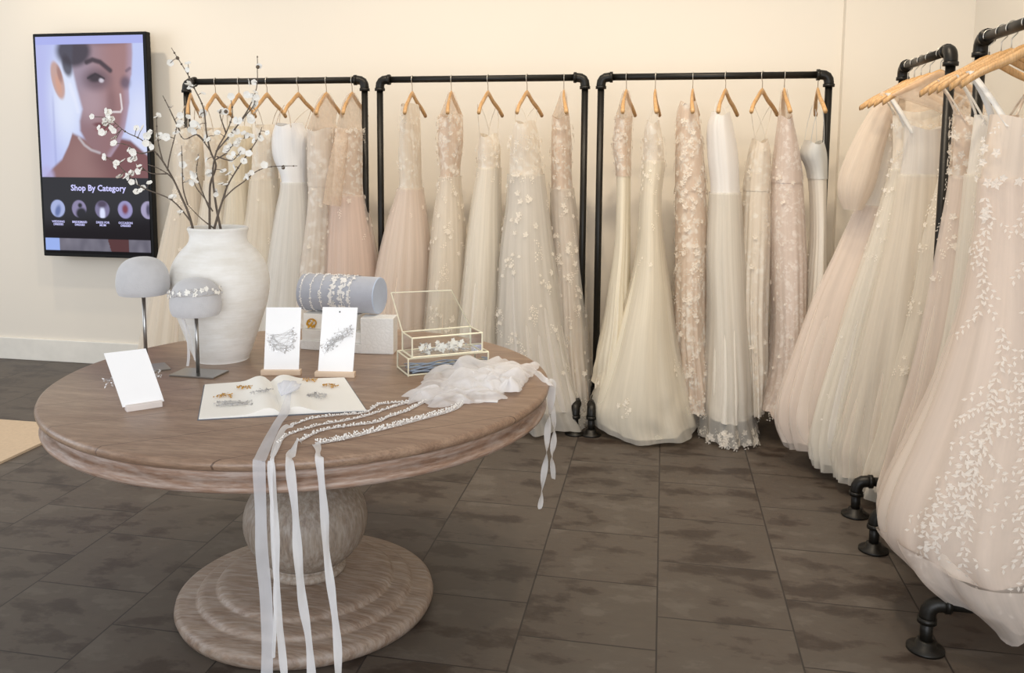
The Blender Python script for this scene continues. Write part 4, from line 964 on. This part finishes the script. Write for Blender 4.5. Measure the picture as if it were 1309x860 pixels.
for i in range(90):
    p=P2[0]+ux*w2*rr.uniform(.18,.8)+uy*dl*rr.uniform(.12,.8)+UZ*rr.uniform(.006,.034)
    if rr.random()<.5: flower(m,p,Vector((rr.uniform(-.5,.5),-1,rr.uniform(.2,1))).normalized(),rr.uniform(.008,.013),rr)
    else: m3.ball(p,rr.uniform(.0025,.0045),6,4)
t=thing('bridal_tiara','white flower and silver bead tiara inside the open glass box','tiara',c2_+UZ*.004)
m.out('flowers',MT['petal'],t,False); m3.out('beads',MT['silver'],t)
m=MB(); m.tube([P2[0]+ux*w2*(.15+.7*k/16)+uy*dl*(.2+.5*math.sin(PI*k/16))+UZ*.01 for k in range(17)],.002,6); m.out('band',MT['silver'],t)

# ------------------------------------------------------------------ veil pile, paper tag
def crumple(name,px,n,mat,parent,amp,seed,z0,fold=22,lift=.0):
    """px: four corners in pixels on the table, back-left, back-right, front-right, front-left"""
    q=[at_z(*p,TZ) for p in px]; V=[];F=[]
    for j in range(n+1):
        for i in range(n+1):
            u,v=i/n,j/n; a=q[0].lerp(q[1],u); b=q[3].lerp(q[2],u); p=a.lerp(b,v)
            nz=noise.noise(Vector((u*2.2+seed,v*2.2,seed)))
            s=abs(math.sin(fold*.5*(v*.9+.35*math.sin(u*4+seed)+nz*.35)+seed)); e=min(1,6*min(u,1-u,v,1-v)+.15)
            r=abs(noise.noise(Vector((u*3.2+seed,v*6,2*seed))))
            z=TZ+z0+e*(amp*(.30*s+.65*r+.45*(nz+.5))+lift)
            V.append(Vector((p.x+.016*noise.noise(Vector((u*5,v*9,seed))),p.y+.02*noise.noise(Vector((u*8+9,v*5,seed))),max(TZ+z0*.5+.001,z))))
    for j in range(n):
        for i in range(n): a=j*(n+1)+i; F.append((a,a+1,a+n+2,a+n+1))
    return mk(name,V,F,mat,parent)
vl=thing('bridal_veil','crumpled white tulle veil heaped at the right side of the table','veil',onT(600,500))
crumple('tulle_layer',[(548,478),(650,462),(672,486),(520,520)],56,MT['tulle'],vl,.045,1.3,.002)
crumple('tulle_layer',[(575,468),(690,470),(668,500),(560,512)],56,MT['tulle'],vl,.055,4.1,.004,16)
crumple('tulle_layer',[(515,508),(640,488),(648,512),(560,524)],50,MT['tulle'],vl,.035,7.7,.003,14)
crumple('tulle_layer',[(585,485),(672,478),(664,505),(600,508)],44,MT['ribbon'],vl,.05,9.2,.006,10)
def rimdrop(P,xe,ye,xb,yb,w,seed,n=26,out=.006):
    """table path in pixels (P) to the rim at (xe,ye), then hanging free down to (xb,yb)"""
    pts=[onT(*p)+UZ*.004 for p in P]
    E=onT(xe,ye); d=Vector((E.x-TC.x,E.y-TC.y,0)); dn=d.normalized()
    R0=TC+dn*(TR+out); R0.z=0
    pts=[tuple(p) for p in pts]+[tuple(Vector((R0.x,R0.y,TZ+.004))-dn*.03),tuple(Vector((R0.x,R0.y,TZ-.012)))]
    bt=at_y(xb,yb,R0.y); 
    k=5
    for i in range(1,k+1):
        s=i/k; pts.append((R0.x+(bt.x-R0.x)*s+.003*math.sin(seed+i*2),R0.y-.004*math.sin(i*1.3+seed),(TZ-.012)+(bt.z-TZ+.012)*s))
    return spline(pts,6),dn
# right-hand tail of the veil
Pr,dn=rimdrop([(662,482),(680,474)],697,488,691,650,.03,2,out=.010)
strip(Pr,[.028]*(len(Pr)-10)+[.026,.024,.022,.02,.02,.022,.024,.022,.018,.01],MT['ribbon'],'veil_tie',vl,dirs=[(dn.y,-dn.x,0)]*len(Pr),wave=1.0,seed=5)
Pr,dn=rimdrop([(650,478),(676,470)],700,486,707,612,.03,3,out=.014)
strip(Pr,.02,MT['tulle'],'veil_tie',vl,dirs=[(dn.y,-dn.x,0)]*len(Pr),wave=1.2,seed=8)
m=MB(); c=onT(622,513); m.box(c+UZ*.0015,(.07,.022,.0015),.12); o=m.out('paper_tag',MT['card'],None,False,c); tag(o,'small white paper tag on the table beside the veil','tag')
# sashes
def sash(label,bead,rib,drop,w,bw,seed,n=3.0):
    t=thing('bridal_sash',label,'sash',onT(*bead[-1]),'beaded sashes laid across the table')
    rr=random.Random(seed); P=[Vector(p) for p in spline([tuple(onT(*p)) for p in bead],10)]
    m=MB()
    for a,b in zip(P,P[1:]):
        L=(b-a).length; T=(b-a).normalized(); S=Vector((-T.y,T.x,0)); k=max(1,int(L/.0016*n/3*bw/.007))
        for _ in range(k): m.ball(a+T*rr.uniform(0,L)+S*rr.uniform(-bw,bw)+UZ*rr.uniform(.003,.003+bw),rr.uniform(.0015,.0030),5,3)
    m.out('beading',MT['pearl'],t)
    V=[];F=[]
    for i,p in enumerate(P):
        T=(P[min(i+1,len(P)-1)]-P[max(i-1,0)]).normalized(); S=Vector((-T.y,T.x,0)); V+=[p-S*bw+UZ*.003,p+S*bw+UZ*.003]
    for i in range(len(P)-1): F.append((2*i,2*i+1,2*i+3,2*i+2))
    mk('band',V,F,MT['ribbon'],t)
    if drop:
        Pr,dn=rimdrop([bead[0]]+rib,*drop,w,seed)
        strip(Pr,w,MT['ribbon'],'ribbon_tail',t,dirs=[(-dn.y,dn.x,0)]*len(Pr),wave=.75,seed=seed)
    return t
sash('thin beaded sash, second hanging ribbon from the left',[(372,545),(398,536),(430,532),(467,528),(485,518),(521,514),(540,508)],[(362,552)],(352,577,362,872),.020,.005,61)
sash('twisted beaded sash running beside the thickest one, third hanging ribbon',[(383,565),(409,552),(440,546),(480,541),(496,534),(520,526),(538,517),(552,510)],[(378,568)],(372,581,398,872),.024,.006,62)
sash('thickest beaded sash nearest the table front, fourth hanging ribbon',[(404,568),(438,562),(482,551),(532,538),(580,524),(592,511)],[],(408,583,434,872),.022,.010,63,3.4)
sash('slim beaded sash lying between the thin and the thickest sashes',[(356,568),(368,557),(405,545),(440,539),(470,532),(496,523),(524,515)],[],(352,578,352,840),.010,.005,64)
# sheer organza ribbon from the book
t=thing('organza_ribbon','wide sheer organza ribbon from the open book, leftmost hanging ribbon','ribbon',onT(345,560))
Pr,dn=rimdrop([(372,497),(368,520),(364,535),(352,548)],339,576,343,875,.03,70)
Pr=[(p[0],p[1],p[2]+(.022 if i<10 else .022*max(0,1-(i-10)/8))) for i,p in enumerate(Pr)]
strip(Pr,[.012+.019*min(1,i/16) for i in range(len(Pr))],MT['organza'],'ribbon_tail',t,dirs=[(-dn.y,dn.x,0)]*len(Pr),wave=.25,seed=3)
q=onpage(368,503); m=MB(); V=[];F=[]
for i in range(13):
    for j in range(25):
        a=2*PI*j/24; k=i/12; r=(.034*math.sin(PI*min(1,k*.9+.1)))*(1+.15*math.sin(a*7)); V.append(q+Vector((r*math.cos(a),(.06-.10*k)+.004*math.sin(a*5),.004+max(-.002,r*.45*(1+math.sin(a))))))
for i in range(12):
    for j in range(24): a=i*25+j; F.append((a,a+1,a+26,a+25))
mk('gathered_pouch',V,F,MT['organza'],t)

# ------------------------------------------------------------------ light
def area(name,loc,target,size,power,col,sy=None,spread=None):
    l=bpy.data.lights.new(name,'AREA'); l.size=size; l.energy=power; l.color=col
    if sy: l.shape='RECTANGLE'; l.size_y=sy
    if spread: l.spread=spread
    o=bpy.data.objects.new(name,l); C.objects.link(o); o.location=loc; o.rotation_euler=(Vector(target)-Vector(loc)).to_track_quat('-Z','Y').to_euler(); return o
def spot(name,loc,target,power,col,angle=110,blend=.8,r=.05):
    l=bpy.data.lights.new(name,'SPOT'); l.energy=power; l.color=col; l.spot_size=math.radians(angle); l.spot_blend=blend; l.shadow_soft_size=r
    o=bpy.data.objects.new(name,l); C.objects.link(o); o.location=loc; o.rotation_euler=(Vector(target)-Vector(loc)).to_track_quat('-Z','Y').to_euler(); return o
WARM=(1.0,.835,.625)
for i,(x,y,tx,ty,tz,p) in enumerate([(-3.95,4.42,-3.9,5.3,1.1,70),(-2.2,3.7,-2.3,5.2,.9,76),(-.9,3.7,-1.0,5.2,.9,76),(.35,3.6,.3,5.2,.9,84),(.0,3.0,1.2,4.0,1.0,76),(.1,1.9,1.3,3.1,.9,78)]):
    spot('ceiling_spot',(x,y,3.7),(tx,ty,tz),p,WARM,110,.9,.06)
area('shop_window',(.0,-2.4,1.7),(-1.0,3.0,1.0),4.4,150,(.86,.92,1.0),2.6)
area('shop_window_side',(-6.4,1.8,1.9),(-1.5,3.8,.9),3.0,60,(.80,.89,1.0),2.4)
w=bpy.data.worlds.new('world'); bpy.context.scene.world=w; w.use_nodes=True; bg=w.node_tree.nodes['Background']; bg.inputs[0].default_value=(1.0,.97,.93,1); bg.inputs[1].default_value=.55
sc_=bpy.context.scene; sc_.view_settings.view_transform='Standard'; sc_.view_settings.look='None'; sc_.view_settings.gamma=1; sc_.view_settings.exposure=.12; sc_.view_settings.use_curve_mapping=False
sc_.cycles.max_bounces=7; sc_.cycles.diffuse_bounces=4; sc_.cycles.transparent_max_bounces=10; sc_.cycles.adaptive_threshold=.02
sc_.cycles.use_denoising=True
